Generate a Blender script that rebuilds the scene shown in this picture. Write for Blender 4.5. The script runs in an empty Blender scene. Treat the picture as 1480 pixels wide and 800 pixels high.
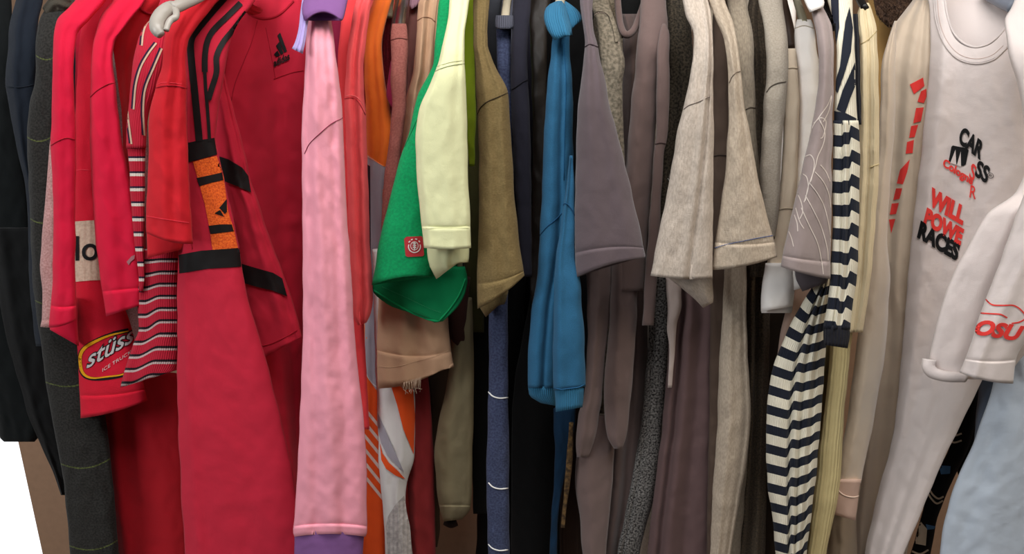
import bpy, bmesh, math, random
import numpy as np
from mathutils import Vector, noise
random.seed(4)
sc = bpy.context.scene
COL = sc.collection
# ------------------------------------------------------------------ camera, world, lights
F = 1140.0; PITCH = math.radians(18.0); CAM = Vector((0, -1.0, 1.5))
cd = bpy.data.cameras.new('camera'); cd.sensor_width = 36; cd.lens = 36*F/1480
cd.clip_start = .02
cam = bpy.data.objects.new('camera', cd); COL.objects.link(cam)
cam.location = CAM; cam.rotation_euler = (math.radians(90)-PITCH, 0, 0); sc.camera = cam
sc.view_settings.view_transform = 'Standard'; sc.view_settings.look = 'None'
sc.view_settings.gamma = 1; sc.view_settings.use_curve_mapping = False
sc.view_settings.exposure = 0.12
w = bpy.data.worlds.new('world'); sc.world = w; w.use_nodes = True
w.node_tree.nodes['Background'].inputs[0].default_value = (.80, .90, 1, 1)
w.node_tree.nodes['Background'].inputs[1].default_value = .07
def area(name, loc, target, size, power, col):
    l = bpy.data.lights.new(name, 'AREA'); l.shape = 'RECTANGLE'; l.size = size[0]; l.size_y = size[1]
    l.energy = power; l.color = col
    o = bpy.data.objects.new(name, l); COL.objects.link(o); o.location = loc
    o.rotation_euler = (Vector(target)-Vector(loc)).to_track_quat('-Z', 'Y').to_euler()
area('window_daylight', (-2.3, -2.0, 2.3), (-.05, 0, 1.15), (1.1, 1.2), 36, (.92, .97, 1))
area('ceiling_daylight', (.1, -.75, 2.65), (.1, .1, 1.1), (1.8, .8), 32, (1, .98, .96))
area('room_lamp', (1.5, -.75, 2.05), (.5, .1, 1.1), (.5, .5), 5, (1, .82, .58))
# ------------------------------------------------------------------ projection helper: a point on the plane y = Y
cp, sp = math.cos(PITCH), math.sin(PITCH)
def at(px, py, Y):
    x = (px-740)/F; y = -(py-400)/F
    dx, dy, dz = x, cp + y*sp, -sp + y*cp
    k = (Y-CAM.y)/dy
    return (CAM.x+dx*k, Y, CAM.z+dz*k)
def at_np(px, py, Y):
    x = (px-740)/F; y = -(py-400)/F
    dy = cp + y*sp; dz = -sp + y*cp; k = (Y-CAM.y)/dy
    return np.stack([CAM.x+x*k, Y+0*k, CAM.z+dz*k], -1)
def sh(y):                                   # shoulders slope away towards the neck
    return .0009*22*np.log1p(np.exp((60-np.asarray(y, float))/22))
DS = 1.6
# ------------------------------------------------------------------ materials
def lin(c):
    return tuple(((v/255+.055)/1.055)**2.4 if v/255 > .04045 else v/255/12.92 for v in c)
class NT:
    def __init__(s, name):
        s.m = bpy.data.materials.new(name); s.m.use_nodes = True; s.t = s.m.node_tree
        s.b = s.t.nodes['Principled BSDF']
    def n(s, kind, **kw):
        nd = s.t.nodes.new(kind)
        for k, v in kw.items(): setattr(nd, k, v)
        return nd
    def l(s, a, b): s.t.links.new(a, b)
    def math(s, op, a, b=None):
        nd = s.n('ShaderNodeMath', operation=op)
        for i, v in enumerate((a, b)):
            if v is None: continue
            if isinstance(v, (int, float)): nd.inputs[i].default_value = v
            else: s.l(v, nd.inputs[i])
        return nd.outputs[0]
MATS = {}
def fabric(name, rgb, rgb2=None, heather=.12, scale=900, bump=.45, rib=0, rough=.88, sheen=.05, streak=0, blot=0, stripes=None, spec=.2):
    if name in MATS: return MATS[name]
    k = NT(name); b = k.b
    b.inputs['Roughness'].default_value = rough
    b.inputs['Specular IOR Level'].default_value = spec
    b.inputs['Sheen Weight'].default_value = sheen; b.inputs['Sheen Roughness'].default_value = .5
    uv = k.n('ShaderNodeUVMap', uv_map='metric')
    c1 = lin(rgb); c2 = lin(rgb2) if rgb2 else tuple(v*.72 for v in c1)
    ns = k.n('ShaderNodeTexNoise'); ns.inputs['Scale'].default_value = scale; ns.inputs['Detail'].default_value = 3
    mp = k.n('ShaderNodeMapping'); k.l(uv.outputs[0], mp.inputs[0])
    mp.inputs['Scale'].default_value = (1, 1 if not streak else 1, 1) if not streak else (1/streak, 1, 1)
    k.l(mp.outputs[0], ns.inputs['Vector'])
    mr = k.n('ShaderNodeMapRange'); mr.inputs[1].default_value = .38; mr.inputs[2].default_value = .62
    k.l(ns.outputs[0], mr.inputs[0])
    fac = k.math('MULTIPLY', mr.outputs[0], heather if not rgb2 else 1.0)
    big = k.n('ShaderNodeTexNoise'); big.inputs['Scale'].default_value = 28; big.inputs['Detail'].default_value = 4
    k.l(uv.outputs[0], big.inputs['Vector'])
    mix = k.n('ShaderNodeMix', data_type='RGBA')
    mix.inputs[6].default_value = (*c1, 1); mix.inputs[7].default_value = (*c2, 1)
    k.l(fac, mix.inputs[0]); out = mix.outputs[2]
    if stripes:
        period, phase, stops = stripes
        st = k.n('ShaderNodeUVMap', uv_map='length'); sx = k.n('ShaderNodeSeparateXYZ'); k.l(st.outputs[0], sx.inputs[0])
        wob = k.n('ShaderNodeTexNoise'); wob.inputs['Scale'].default_value = 600; k.l(uv.outputs[0], wob.inputs['Vector'])
        wv = k.math('MULTIPLY', k.math('SUBTRACT', wob.outputs[0], .5), .03)
        v = k.math('MULTIPLY', sx.outputs[1], 100.0)
        v = k.math('ADD', k.math('DIVIDE', k.math('SUBTRACT', v, float(phase)), float(period)), wv)
        v = k.math('SUBTRACT', v, k.math('FLOOR', v))
        cr = k.n('ShaderNodeValToRGB'); cr.color_ramp.interpolation = 'CONSTANT'; k.l(v, cr.inputs[0])
        e = cr.color_ramp.elements
        while len(e) > 1: e.remove(e[0])
        e[0].position = 0; e[0].color = (*lin(stops[0][1]), 1)
        for p, c in stops[1:]:
            q = e.new(p); q.color = (*lin(c), 1)
        m2 = k.n('ShaderNodeMix', data_type='RGBA', blend_type='MULTIPLY'); m2.inputs[0].default_value = 1
        g = k.n('ShaderNodeMapRange'); g.inputs[3].default_value = 1; g.inputs[4].default_value = 1-heather; k.l(mr.outputs[0], g.inputs[0])
        k.l(cr.outputs[0], m2.inputs[6]); k.l(g.outputs[0], m2.inputs[7]); out = m2.outputs[2]
    hs = k.n('ShaderNodeHueSaturation'); k.l(out, hs.inputs['Color'])
    v = k.n('ShaderNodeMapRange'); v.inputs[3].default_value = 1-.06-blot; v.inputs[4].default_value = 1.04+blot; k.l(big.outputs[0], v.inputs[0])
    k.l(v.outputs[0], hs.inputs['Value']); k.l(hs.outputs[0], b.inputs['Base Color'])
    # fine relief: weave / knit
    h = k.n('ShaderNodeTexNoise'); h.inputs['Scale'].default_value = 1500 if scale > 500 else 700; h.inputs['Detail'].default_value = 2
    k.l(uv.outputs[0], h.inputs['Vector'])
    hh = h.outputs[0]
    if rib:
        wv = k.n('ShaderNodeTexWave'); wv.bands_direction = 'X'; wv.inputs['Scale'].default_value = rib; wv.inputs['Distortion'].default_value = .6
        k.l(uv.outputs[0], wv.inputs['Vector']); hh = k.math('ADD', hh, k.math('MULTIPLY', wv.outputs[1], 2.0))
    c = k.n('ShaderNodeTexNoise'); c.inputs['Scale'].default_value = 55; c.inputs['Detail'].default_value = 5; k.l(uv.outputs[0], c.inputs['Vector'])
    hh = k.math('ADD', hh, k.math('MULTIPLY', c.outputs[0], 2.5))
    bp = k.n('ShaderNodeBump'); bp.inputs['Strength'].default_value = bump; bp.inputs['Distance'].default_value = .0012
    k.l(hh, bp.inputs['Height']); k.l(bp.outputs[0], b.inputs['Normal'])
    MATS[name] = k.m; return k.m
def plain(name, rgb, rough=.6, metal=0, spec=.3, nz=0):
    if name in MATS: return MATS[name]
    k = NT(name); k.b.inputs['Base Color'].default_value = (*lin(rgb), 1)
    k.b.inputs['Roughness'].default_value = rough; k.b.inputs['Metallic'].default_value = metal
    k.b.inputs['Specular IOR Level'].default_value = spec
    ns = k.n('ShaderNodeTexNoise'); ns.inputs['Scale'].default_value = 60
    tc = k.n('ShaderNodeTexCoord'); k.l(tc.outputs['Object'], ns.inputs['Vector'])
    c1 = lin(rgb); mx = k.n('ShaderNodeMix', data_type='RGBA'); mx.inputs[6].default_value = (*c1, 1); mx.inputs[7].default_value = (*[v*(.86-nz) for v in c1], 1)
    k.l(ns.outputs[0], mx.inputs[0]); k.l(mx.outputs[2], k.b.inputs['Base Color'])
    MATS[name] = k.m; return k.m
# ------------------------------------------------------------------ things
THINGS = []
class Thing:
    def __init__(s, name, label, cat, px, py, Y, group=None):
        s.e = bpy.data.objects.new(name, None); COL.objects.link(s.e); s.e.empty_display_size = .02
        s.loc = Vector(at(px, py, Y)); s.e.location = s.loc
        s.e['label'] = label; s.e['category'] = cat
        if group: s.e['group'] = group
        s.pieces = []; s.cat = cat; THINGS.append(s)
    def mesh(s, name, verts, faces, mat, uvs=None, smooth=True, parent=None):
        me = bpy.data.meshes.new(name)
        me.from_pydata([tuple(np.asarray(v)-np.array(s.loc)) for v in verts] if not isinstance(verts, np.ndarray) else (verts-np.array(s.loc)).tolist(), [], faces)
        if uvs:
            for nm, co in uvs.items():
                l = me.uv_layers.new(name=nm); idx = np.empty(len(me.loops), int); me.loops.foreach_get('vertex_index', idx)
                l.data.foreach_set('uv', co[idx].astype(np.float32).ravel())
        if smooth: me.polygons.foreach_set('use_smooth', [True]*len(me.polygons))
        me.materials.append(mat)
        o = bpy.data.objects.new(name, me); COL.objects.link(o)
        if parent is None: o.parent = s.e
        else: o.parent = parent
        return o
def pchip(t, y, tt):
    t = np.asarray(t, float); y = np.asarray(y, float); n = len(t)
    if n == 2: return np.interp(tt, t, y)
    h = np.diff(t); d = np.diff(y)/h; m = np.zeros(n)
    for i in range(1, n-1):
        if d[i-1]*d[i] > 0:
            w1 = 2*h[i]+h[i-1]; w2 = h[i]+2*h[i-1]; m[i] = (w1+w2)/(w1/d[i-1]+w2/d[i])
    m[0] = d[0]; m[-1] = d[-1]
    i = np.clip(np.searchsorted(t, tt)-1, 0, n-2); x = (tt-t[i])/h[i]
    return ((1+2*x)*(1-x)**2)*y[i] + x*(1-x)**2*h[i]*m[i] + x*x*(3-2*x)*y[i+1] + x*x*(x-1)*h[i]*m[i+1]
SEED = [0]
def inside(x, y, poly):
    c = False; j = len(poly)-1
    for i in range(len(poly)):
        xi, yi = poly[i]; xj, yj = poly[j]
        if (yi > y) != (yj > y) and x < (xj-xi)*(y-yi)/(yj-yi)+xi: c = not c
        j = i
    return c
class Piece:
    """a hollow length of cloth: closed cross-sections lofted through rows (y, xL, xR) or (yL, xL, yR, xR)"""
    def __init__(s, g, name, rows, mat, d=0., dr=None, back=.02, bulge=None, folds=(), wr=1., hem=0, opn=True, bow=0, vshift=None, n=30, edge=1., straight=.3, sq=3.1, hemt=.0011, step=5., hole=None):
        SEED[0] += 1; seed = SEED[0]*7.31
        d = d*DS; dr = None if dr is None else dr*DS
        s.rows = rows; s.mat = mat; s.d = d
        g.pieces.append(s)
        s.g = g
        R = [(r[0], r[1], r[0], r[2]) if len(r) == 3 else r for r in rows]
        R = np.array(R, float)
        cy = (R[:, 0]+R[:, 2])/2; cx = (R[:, 1]+R[:, 3])/2
        T = np.concatenate([[0], np.cumsum(np.maximum(1., np.abs(np.diff(cy))+.3*np.abs(np.diff(cx))))])
        L = T[-1]; nt = max(6, int(L/step)); tt = np.linspace(0, L, nt)
        if hem and L > hem*1.5:
            tt = np.unique(np.concatenate([tt, [L-hem-2.5, L-hem-1.2, L-hem-.2, L-hem+1.2]])); nt = len(tt)
        yl, xl, yr, xr = [pchip(T, R[:, i], tt) for i in range(4)]
        jt = np.array([noise.noise((seed, v*.03, 0)) for v in tt]); ju = np.array([noise.noise((seed+50, v*.03, 0)) for v in tt])
        xl = xl + jt*1.3*edge; xr = xr + ju*1.3*edge
        s.t = tt; s.xl, s.yl, s.xr, s.yr = xl, yl, xr, yr; s.bow = bow
        a = np.linspace(0, math.pi, n+1); s.s = (1-np.cos(a))/2*.6 + np.linspace(0, 1, n+1)*.4
        S, Tn = np.meshgrid(s.s, tt/L)
        PX = xl[:, None]+(xr-xl)[:, None]*S; PY = yl[:, None]+(yr-yl)[:, None]*S + bow*4*S*(1-S)*Tn**2
        if dr is None: dr = d
        D0 = d+(dr-d)*S + sh(PY)
        wm = (xr-xl)/F*1.05
        wid = np.maximum(.004, wm)
        b = np.minimum(.33*wid, .014 if bulge is None else bulge)[:, None] if bulge is None else np.full((nt, 1), bulge)
        q = np.abs(2*S-1)
        prof = (1-q**sq)**.62
        off = b*prof
        em = np.clip((1-q)*4, 0, 1)
        for f in folds:
            s0, s1, wd, a0 = f[:4]; a1 = f[4] if len(f) > 4 else a0
            c = s0+(s1-s0)*Tn; off = off + (a0+(a1-a0)*Tn)*np.exp(-((S-c)/wd)**2)*em
        P = at_np(PX, PY, D0)
        nz = np.zeros_like(S)
        for i in range(nt):
            for j in range(n+1):
                x, _, z = P[i, j]
                v = noise.noise((x*30+seed, z*8+x*9, seed)) + .45*noise.noise((x*70-z*25, z*30+seed, seed*2)) + .22*noise.noise((x*150+z*50, z*70, seed*3))
                v += .9*(.22-abs(noise.noise((x*34+z*16+seed, z*15-x*22, seed*1.7)))) + .35*(.2-abs(noise.noise((x*80-z*45, z*42+x*60+seed, seed*.7))))
                nz[i, j] = v
        off = off + nz*.0026*wr*np.clip(em, .15, 1)
        if hem:
            hh = np.clip((tt-(L-hem))/1.2, 0, 1)*hemt - np.exp(-((tt-(L-hem)+1.3)/1.3)**2)*.0012
            off = off + hh[:, None]
        P = at_np(PX, PY, D0-off)
        s.P = P
        # back side
        m = max(8, n//2); sb = np.linspace(1, 0, m+1)[1:-1]
        Sb = np.tile(sb, (nt, 1)); cxm = (xl+xr)[:, None]/2
        qb = np.abs(2*Sb-1); pb = (1-qb**2.6)**.6
        PXb = xl[:, None]+(xr-xl)[:, None]*Sb; PYb = yl[:, None]+(yr-yl)[:, None]*Sb
        PXb = PXb*.94+cxm*.06
        Db = d+(dr-d)*Sb+sh(PYb)
        A = at_np(PXb, PYb, Db+back*pb); B = at_np(PXb, PYb, Db); B[..., 1] += back*pb[...]
        Pb = A*(1-straight)+B*straight
        ring = np.concatenate([P, Pb], 1); nr = ring.shape[1]
        V = [ring]; arc = np.concatenate([np.zeros((nt, 1)), np.cumsum(np.linalg.norm(np.diff(ring, axis=1), axis=2), 1)], 1)
        lenv = np.concatenate([[0], np.cumsum(np.linalg.norm(np.diff(P[:, n//2], axis=0), axis=1))])
        met = np.stack([arc-arc[:, n//2:n//2+1]+seed, np.repeat(lenv[:, None], nr, 1)], -1)
        yfull = np.concatenate([PY, PYb], 1); sfull = np.concatenate([S, Sb], 1); tf = np.repeat((tt/L)[:, None], nr, 1)
        if vshift is not None: yfull = yfull+vshift(sfull, tf)
        lg = np.stack([sfull, yfull/100], -1)
        rings = [ring]; M = [met]; LG = [lg]
        # rim + inside
        if opn:
            def ins(k, a):
                q = ring[k]; c = q.mean(0); dv = q-c; ln = np.linalg.norm(dv, axis=1, keepdims=True)+1e-6
                return (q-dv/ln*np.minimum(a, ln*.5))[None]
            k2 = max(-5, -nt+1); k1_ = ins(-1, .0022)
            rings += [k1_, ins(-2, .003), ins(k2, .005)]
            M += [met[-1:]]*3; LG += [lg[-1:]]*3
        V = np.concatenate(rings, 0); M = np.concatenate(M, 0); LG = np.concatenate(LG, 0)
        nv = V.shape[0]
        ii = np.arange(nv-1)[:, None]; jj = np.arange(nr)[None]; j2 = (jj+1) % nr
        q4 = np.stack([ii*nr+jj, (ii+1)*nr+jj, (ii+1)*nr+j2, ii*nr+j2], -1).reshape(-1, 4)
        if hole is not None:
            keep = np.ones(len(q4), bool)
            for i in range(nt-1):
                for j in range(n):
                    if inside((PX[i, j]+PX[i+1, j+1])/2, (PY[i, j]+PY[i+1, j+1])/2, hole): keep[i*nr+j] = False
            q4 = q4[keep]
        faces = q4.tolist()
        faces.append([j for j in range(nr)]); faces.append([(nv-1)*nr+j for j in range(nr)][::-1])
        s.o = g.mesh(name, V.reshape(-1, 3), faces, mat, {'metric': M.reshape(-1, 2), 'length': LG.reshape(-1, 2)})
    def st(s, px, py):
        u = .5
        for _ in range(14):
            t = (s.yl+(s.yr-s.yl)*u + s.bow*4*u*(1-u)*(s.t/s.t[-1])**2)
            i = np.clip(np.searchsorted(t, py)-1, 0, len(t)-2)
            f = min(1, max(0, (py-t[i])/max(1e-6, t[i+1]-t[i])))
            a = s.xl[i]+(s.xl[i+1]-s.xl[i])*f; b = s.xr[i]+(s.xr[i+1]-s.xr[i])*f
            u2 = min(1, max(0, (px-a)/max(1e-6, b-a)))
            if abs(u2-u) < 1e-4: break
            u = u2
        return u, i, f
    def pos(s, px, py, off=.0006):
        u, i, f = s.st(px, py)
        j = int(np.clip(np.searchsorted(s.s, u)-1, 0, len(s.s)-2)); g = (u-s.s[j])/(s.s[j+1]-s.s[j])
        p = (s.P[i, j]*(1-g)+s.P[i, j+1]*g)*(1-f)+(s.P[i+1, j]*(1-g)+s.P[i+1, j+1]*g)*f
        c = np.array(CAM); r = c-p; return p+r/np.linalg.norm(r)*off
    # flat print or sewn-on cloth that follows the surface
    def _drape(s, bm, name, mat, off, step, sub=True):
        bmesh.ops.triangulate(bm, faces=bm.faces[:])
        xs = [v.co.x for v in bm.verts]; ys = [v.co.y for v in bm.verts]
        for ax, lo, hi in ((0, min(xs), max(xs)), (1, min(ys), max(ys))):
            k = lo+step
            while k < hi:
                co = Vector((k, 0, 0)) if ax == 0 else Vector((0, k, 0)); no = Vector((1, 0, 0)) if ax == 0 else Vector((0, 1, 0))
                bmesh.ops.bisect_plane(bm, geom=bm.verts[:]+bm.edges[:]+bm.faces[:], plane_co=co, plane_no=no, dist=1e-5)
                k += step
        bm.verts.ensure_lookup_table()
        V = np.array([s.pos(v.co.x, v.co.y, off) for v in bm.verts]); Fs = [[v.index for v in f.verts] for f in bm.faces]
        V0 = np.array([(v.co.x/F, -v.co.y/F) for v in bm.verts]); L0 = np.array([(0, v.co.y/100) for v in bm.verts])
        bm.free()
        Fs = [f if np.cross(V[f[1]]-V[f[0]], V[f[2]]-V[f[0]])[1] < 0 else f[::-1] for f in Fs]
        return s.g.mesh(name, V, Fs, mat, {'metric': V0, 'length': L0}, parent=s.o)
    def patch(s, name, polys, mat, off=.0015, step=4):
        for p in polys:
            bm = bmesh.new()
            bm.faces.new([bm.verts.new((x, y, 0)) for x, y in p])
            s._drape(bm, name, mat, off, step)
    def ribbon(s, name, lines, width, mat, off=.0008, step=5, taper=False):
        if name in ('pinstripe', 'band') and len(lines) > 1:
            for l in lines: s.ribbon(name, [l], width, mat, off, step, taper)
            return
        bm = bmesh.new()
        for pts in lines:
            q = curve(pts, 5); n = len(q); prev = None
            for i, p in enumerate(q):
                a = q[max(0, i-1)]; b = q[min(n-1, i+1)]; t = np.array(b)-np.array(a); t /= np.linalg.norm(t)+1e-9
                wd = (width if not callable(width) else width(i/(n-1)))/2
                if taper: wd *= math.sin(math.pi*min(1, max(.06, i/(n-1))))*.9+.1
                nn = np.array([-t[1], t[0]])*wd
                e = (bm.verts.new((p[0]+nn[0], p[1]+nn[1], 0)), bm.verts.new((p[0]-nn[0], p[1]-nn[1], 0)))
                if prev: bm.faces.new([prev[0], e[0], e[1], prev[1]])
                prev = e
        return s._drape(bm, name, mat, off, step)
    def text(s, name, txt, o, R, U, mat, off=.0024, bold=0., step=4, shear=0):
        cu = bpy.data.curves.new('t', 'FONT'); cu.body = txt; cu.offset = bold; cu.shear = shear; cu.resolution_u = 4
        ob = bpy.data.objects.new('t', cu); me = ob.to_mesh(); bm = bmesh.new(); bm.from_mesh(me); ob.to_mesh_clear()
        bpy.data.objects.remove(ob); bpy.data.curves.remove(cu)
        xs = [v.co.x for v in bm.verts]; ys = [v.co.y for v in bm.verts]; x0, x1, y0, y1 = min(xs), max(xs), min(ys), max(ys)
        for v in bm.verts:
            a = (v.co.x-x0)/(x1-x0); b = (v.co.y-y0)/(y1-y0)
            v.co = (o[0]+a*R[0]+b*U[0], o[1]+a*R[1]+b*U[1], 0)
        return s._drape(bm, name, mat, off, step)
    def seam(s, name, pts, mat, r=.0007, off=.0004, closed=False):
        q = curve(pts, 4); W = [s.pos(x, y, off) for x, y in q]
        return tube(s.g, name, W, r, mat, sides=6, parent=s.o)
    def stitches(s, name, pts, mat, r=.0004, pitch=2.4):
        q = resample(curve(pts, 4), pitch); V = []; Fs = []
        for i in range(0, len(q)-1):
            a = s.pos(*q[i], .0009); b = s.pos(*((np.array(q[i])*.4+np.array(q[i+1])*.6)), .0009)
            t = b-a; t /= np.linalg.norm(t)+1e-9; u = np.cross(t, (0, 1, 0)); u /= np.linalg.norm(u)+1e-9; c = np.cross(t, u)
            k = len(V)
            for p in (a, b):
                for v in (u, c, -u, -c): V.append(p+v*r)
            for j in range(4): Fs.append([k+j, k+(j+1) % 4, k+4+(j+1) % 4, k+4+j])
            Fs += [[k, k+1, k+2, k+3], [k+7, k+6, k+5, k+4]]
        V = np.array(V)
        return s.g.mesh(name, V, Fs, mat, {'metric': V[:, :2], 'length': V[:, :2]}, parent=s.o)
def curve(pts, k=5):
    P = [np.array(p, float) for p in pts]
    if len(P) < 3: return [P[0]+(P[-1]-P[0])*i/8 for i in range(9)]
    out = []
    for i in range(len(P)-1):
        a = P[i-1] if i else 2*P[0]-P[1]; b, c = P[i], P[i+1]; d = P[i+2] if i+2 < len(P) else 2*P[-1]-P[-2]
        for j in range(k):
            t = j/k; out.append(.5*((2*b)+(c-a)*t+(2*a-5*b+4*c-d)*t*t+(-a+3*b-3*c+d)*t**3))
    out.append(P[-1]); return out
def resample(q, step):
    q = [np.array(p) for p in q]; out = [q[0]]; acc = 0
    for a, b in zip(q[:-1], q[1:]):
        L = np.linalg.norm(b-a); x = step-acc
        while x < L: out.append(a+(b-a)*x/L); x += step
        acc = (acc+L) % step
    return out
def tube(g, name, W, r, mat, sides=8, flat=1., flatdir=(0, 1, 0), parent=None):
    W = [np.array(p, float) for p in W]; n = len(W); V = []; Fs = []
    for i, p in enumerate(W):
        t = W[min(n-1, i+1)]-W[max(0, i-1)]; t /= np.linalg.norm(t)+1e-9
        u = np.cross(t, flatdir); u /= np.linalg.norm(u)+1e-9; c = np.cross(t, u)
        rr = r if not callable(r) else r(i/(n-1))
        for j in range(sides):
            a = 2*math.pi*j/sides
            V.append(p+u*math.cos(a)*rr+c*math.sin(a)*rr*flat)
    for i in range(n-1):
        for j in range(sides):
            Fs.append([i*sides+j, i*sides+(j+1) % sides, (i+1)*sides+(j+1) % sides, (i+1)*sides+j])
    Fs += [list(range(sides))[::-1], [(n-1)*sides+j for j in range(sides)]]
    V = np.array(V); ar = np.tile(np.arange(sides)/sides*.03, n)
    lv = np.repeat(np.concatenate([[0], np.cumsum([np.linalg.norm(b-a) for a, b in zip(W[:-1], W[1:])])]), sides)
    uv = np.stack([ar, lv], 1)
    return g.mesh(name, V, Fs, mat, {'metric': uv, 'length': uv}, parent=parent)
def ptube(g, name, pts, r, mat, **k):
    q = curve(pts, 6); return tube(g, name, [at(p[0], p[1], p[2]*DS+float(sh(p[1]))) for p in q], r, mat, **k)
def box(name, lo, hi, mat, kind=None):
    bm = bmesh.new(); bmesh.ops.create_cube(bm, size=1)
    for v in bm.verts: v.co = Vector([(lo[i]+hi[i])/2+v.co[i]*(hi[i]-lo[i]) for i in range(3)])
    bmesh.ops.bevel(bm, geom=bm.edges[:], offset=min(.003, min(hi[i]-lo[i] for i in range(3))*.2), segments=2, affect='EDGES')
    me = bpy.data.meshes.new(name); bm.to_mesh(me); bm.free(); me.materials.append(mat)
    o = bpy.data.objects.new(name, me); COL.objects.link(o)
    if kind: o['kind'] = kind
    return o
# ------------------------------------------------------------------ setting
tan = plain('tan_wall_paint', (186, 150, 122), .8, nz=.05)
xw = at(43, 720, .75)[0]
box('wall_back', (xw, .75, 0), (1.9, .79, 2.3), tan, 'structure')
box('shade_board', (-2.2, .06, 1.86), (2.2, .95, 1.9), plain('shade_board_paint', (190, 176, 160), .7), 'structure')  # unseen board added over the rail to keep light off the wall behind
box('floor', (-2.2, -2.2, -.05), (2.2, .95, 0), plain('floor_boards', (120, 92, 70), .5), 'structure')
kk = NT('daylit_pane'); kk.b.inputs['Base Color'].default_value = (.9, .95, 1, 1); kk.b.inputs['Emission Color'].default_value = (.93, .97, 1, 1); kk.b.inputs['Emission Strength'].default_value = 1.1
wo = bpy.data.objects.new('window_1', None); COL.objects.link(wo); wo.location = (xw-.35, .85, 0); wo['kind'] = 'structure'
for nm, lo, hi, m in (('pane', (-1.25, -.01, .06), (.5, 0, 2.2), kk.m), ('frame', (-1.25, -.03, 0), (.5, .03, .06), plain('white_frame', (235, 235, 235), .5))):
    o = box(nm, lo, hi, m); o.parent = wo
# the rail the hangers hang from, just above the picture
rl = Thing('clothes_rail', 'long chrome rail carrying all the hangers above the garments', 'rail', 740, -120, .22)
chrome = plain('brushed_metal', (190, 190, 185), .3, 1)
RZ = at(740, -95, .22)[2]
tube(rl, 'rail', [np.array((x, .22, RZ)) for x in np.linspace(-1.25, 1.4, 8)], .0125, chrome, sides=16, flatdir=(0, 0, 1))
for x in (-1.25, 1.4):
    tube(rl, 'post', [np.array((x, .22, z)) for z in (0.0, .8, RZ)], .014, chrome, sides=14)
# ------------------------------------------------------------------ cloth
SHORT = 'short-sleeved tops on the rail'; LONG = 'long-sleeved tops on the rail'
black = fabric('black_cloth', (9, 10, 11), heather=.3)
blackw = fabric('black_wool', (5, 5, 6), heather=.3)
tealblack = fabric('teal_black_jersey', (9, 14, 15), heather=.2)
navy = fabric('navy_fleece', (24, 31, 42), heather=.25, rib=0)
charknit = fabric('charcoal_wool', (50, 50, 49), (72, 72, 70), scale=260, bump=.5, stripes=None)
charstripe = fabric('charcoal_wool_striped', (50, 50, 49), heather=.55, scale=330, bump=.5,
    stripes=(118, 92, [(0, (50, 48, 45)), (.972, (96, 104, 58)), (.985, (50, 48, 45))]))
rosegrey = fabric('rose_grey_heather', (205, 160, 155), (180, 130, 126), scale=350)
red1 = fabric('crimson_jersey', (220, 22, 60), heather=.07)
red2 = fabric('crimson_sport_mesh', (220, 26, 52), heather=.12, scale=500, bump=.35)
red3 = fabric('bright_red_cotton', (208, 30, 42), heather=.08, bump=.35)
red4 = fabric('deep_red_sweat', (204, 38, 62), heather=.09, bump=.3)
redrib = fabric('red_rib', (205, 34, 54), heather=.09, rib=90)
reddk = fabric('dark_red_jersey', (188, 24, 38), heather=.1)
pink = fabric('pink_fleece', (250, 166, 182), (249, 162, 178), scale=700, bump=.3, blot=.0)
purple = fabric('purple_fleece', (138, 92, 150), heather=.12)
lilac = fabric('lilac_lining', (178, 160, 214), heather=.08)
coral = fabric('coral_cotton', (250, 96, 98), heather=.07)
orange = fabric('orange_polyester', (255, 122, 32), heather=.04, sheen=.3, rough=.6)
orangered = fabric('orange_red_polyester', (250, 92, 34), heather=.05, rough=.6)
jgrey = fabric('silver_grey_polyester', (176, 172, 182), heather=.05, rough=.6)
jwhite = fabric('white_polyester', (236, 234, 230), heather=.04, rough=.6)
meshgrey = fabric('grey_mesh', (176, 170, 168), (206, 200, 196), scale=200, rib=60)
berry = fabric('berry_cotton', (132, 24, 58), heather=.1)
maroon = fabric('maroon_knit', (118, 26, 36), (96, 18, 30), scale=300, rib=60)
dkred = fabric('brick_red_cotton', (150, 44, 46), heather=.12)
rosebr = fabric('dusty_rose_brown', (164, 98, 88), (146, 84, 76), scale=420)
mauvebr = fabric('mauve_brown', (112, 72, 66), heather=.15)
tantee = fabric('tan_cotton', (200, 160, 128), heather=.08, blot=.06, bump=.4)
green = fabric('kelly_green_cotton', (8, 158, 92), (10, 140, 84), scale=300, bump=.35)
cream = fabric('pale_lime_cream_cotton', (236, 236, 186), heather=.05, blot=.02)
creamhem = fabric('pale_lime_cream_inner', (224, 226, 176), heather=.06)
olive = fabric('olive_brown_jersey', (128, 108, 70), (116, 98, 62), scale=420, blot=.05)
dkolive = fabric('dark_olive', (60, 58, 28), heather=.2)
lime = fabric('moss_green_cotton', (122, 140, 22), heather=.1)
denim = fabric('blue_grey_heather', (70, 78, 106), (52, 58, 84), scale=330, bump=.4)
white = plain('white_thread', (240, 238, 232), .9)
navytee = fabric('midnight_jersey', (38, 37, 48), heather=.12)
puffer = fabric('black_brown_nylon', (40, 34, 30), heather=.1, rough=.45, sheen=0, spec=.5)
blue = fabric('steel_blue_pique', (46, 102, 138), (42, 94, 128), scale=700, rib=0, bump=.35)
bluerib = fabric('steel_blue_rib', (52, 116, 152), heather=.08, rib=110, bump=.5)
plum = fabric('plum_grey_poly', (98, 84, 88), heather=.05, rough=.65, sheen=.35)
camo = fabric('mottled_grey_jersey', (146, 134, 116), (104, 96, 82), scale=240, bump=.4, blot=.15)
taupe = fabric('taupe_fleece', (116, 95, 90), heather=.07, sheen=.3)
taupedk = fabric('taupe_fleece_body', (100, 82, 78), heather=.08, sheen=.3)
tweed = fabric('black_white_fleck', (34, 31, 31), (128, 124, 120), scale=330, bump=.5, blot=.1)
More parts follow.
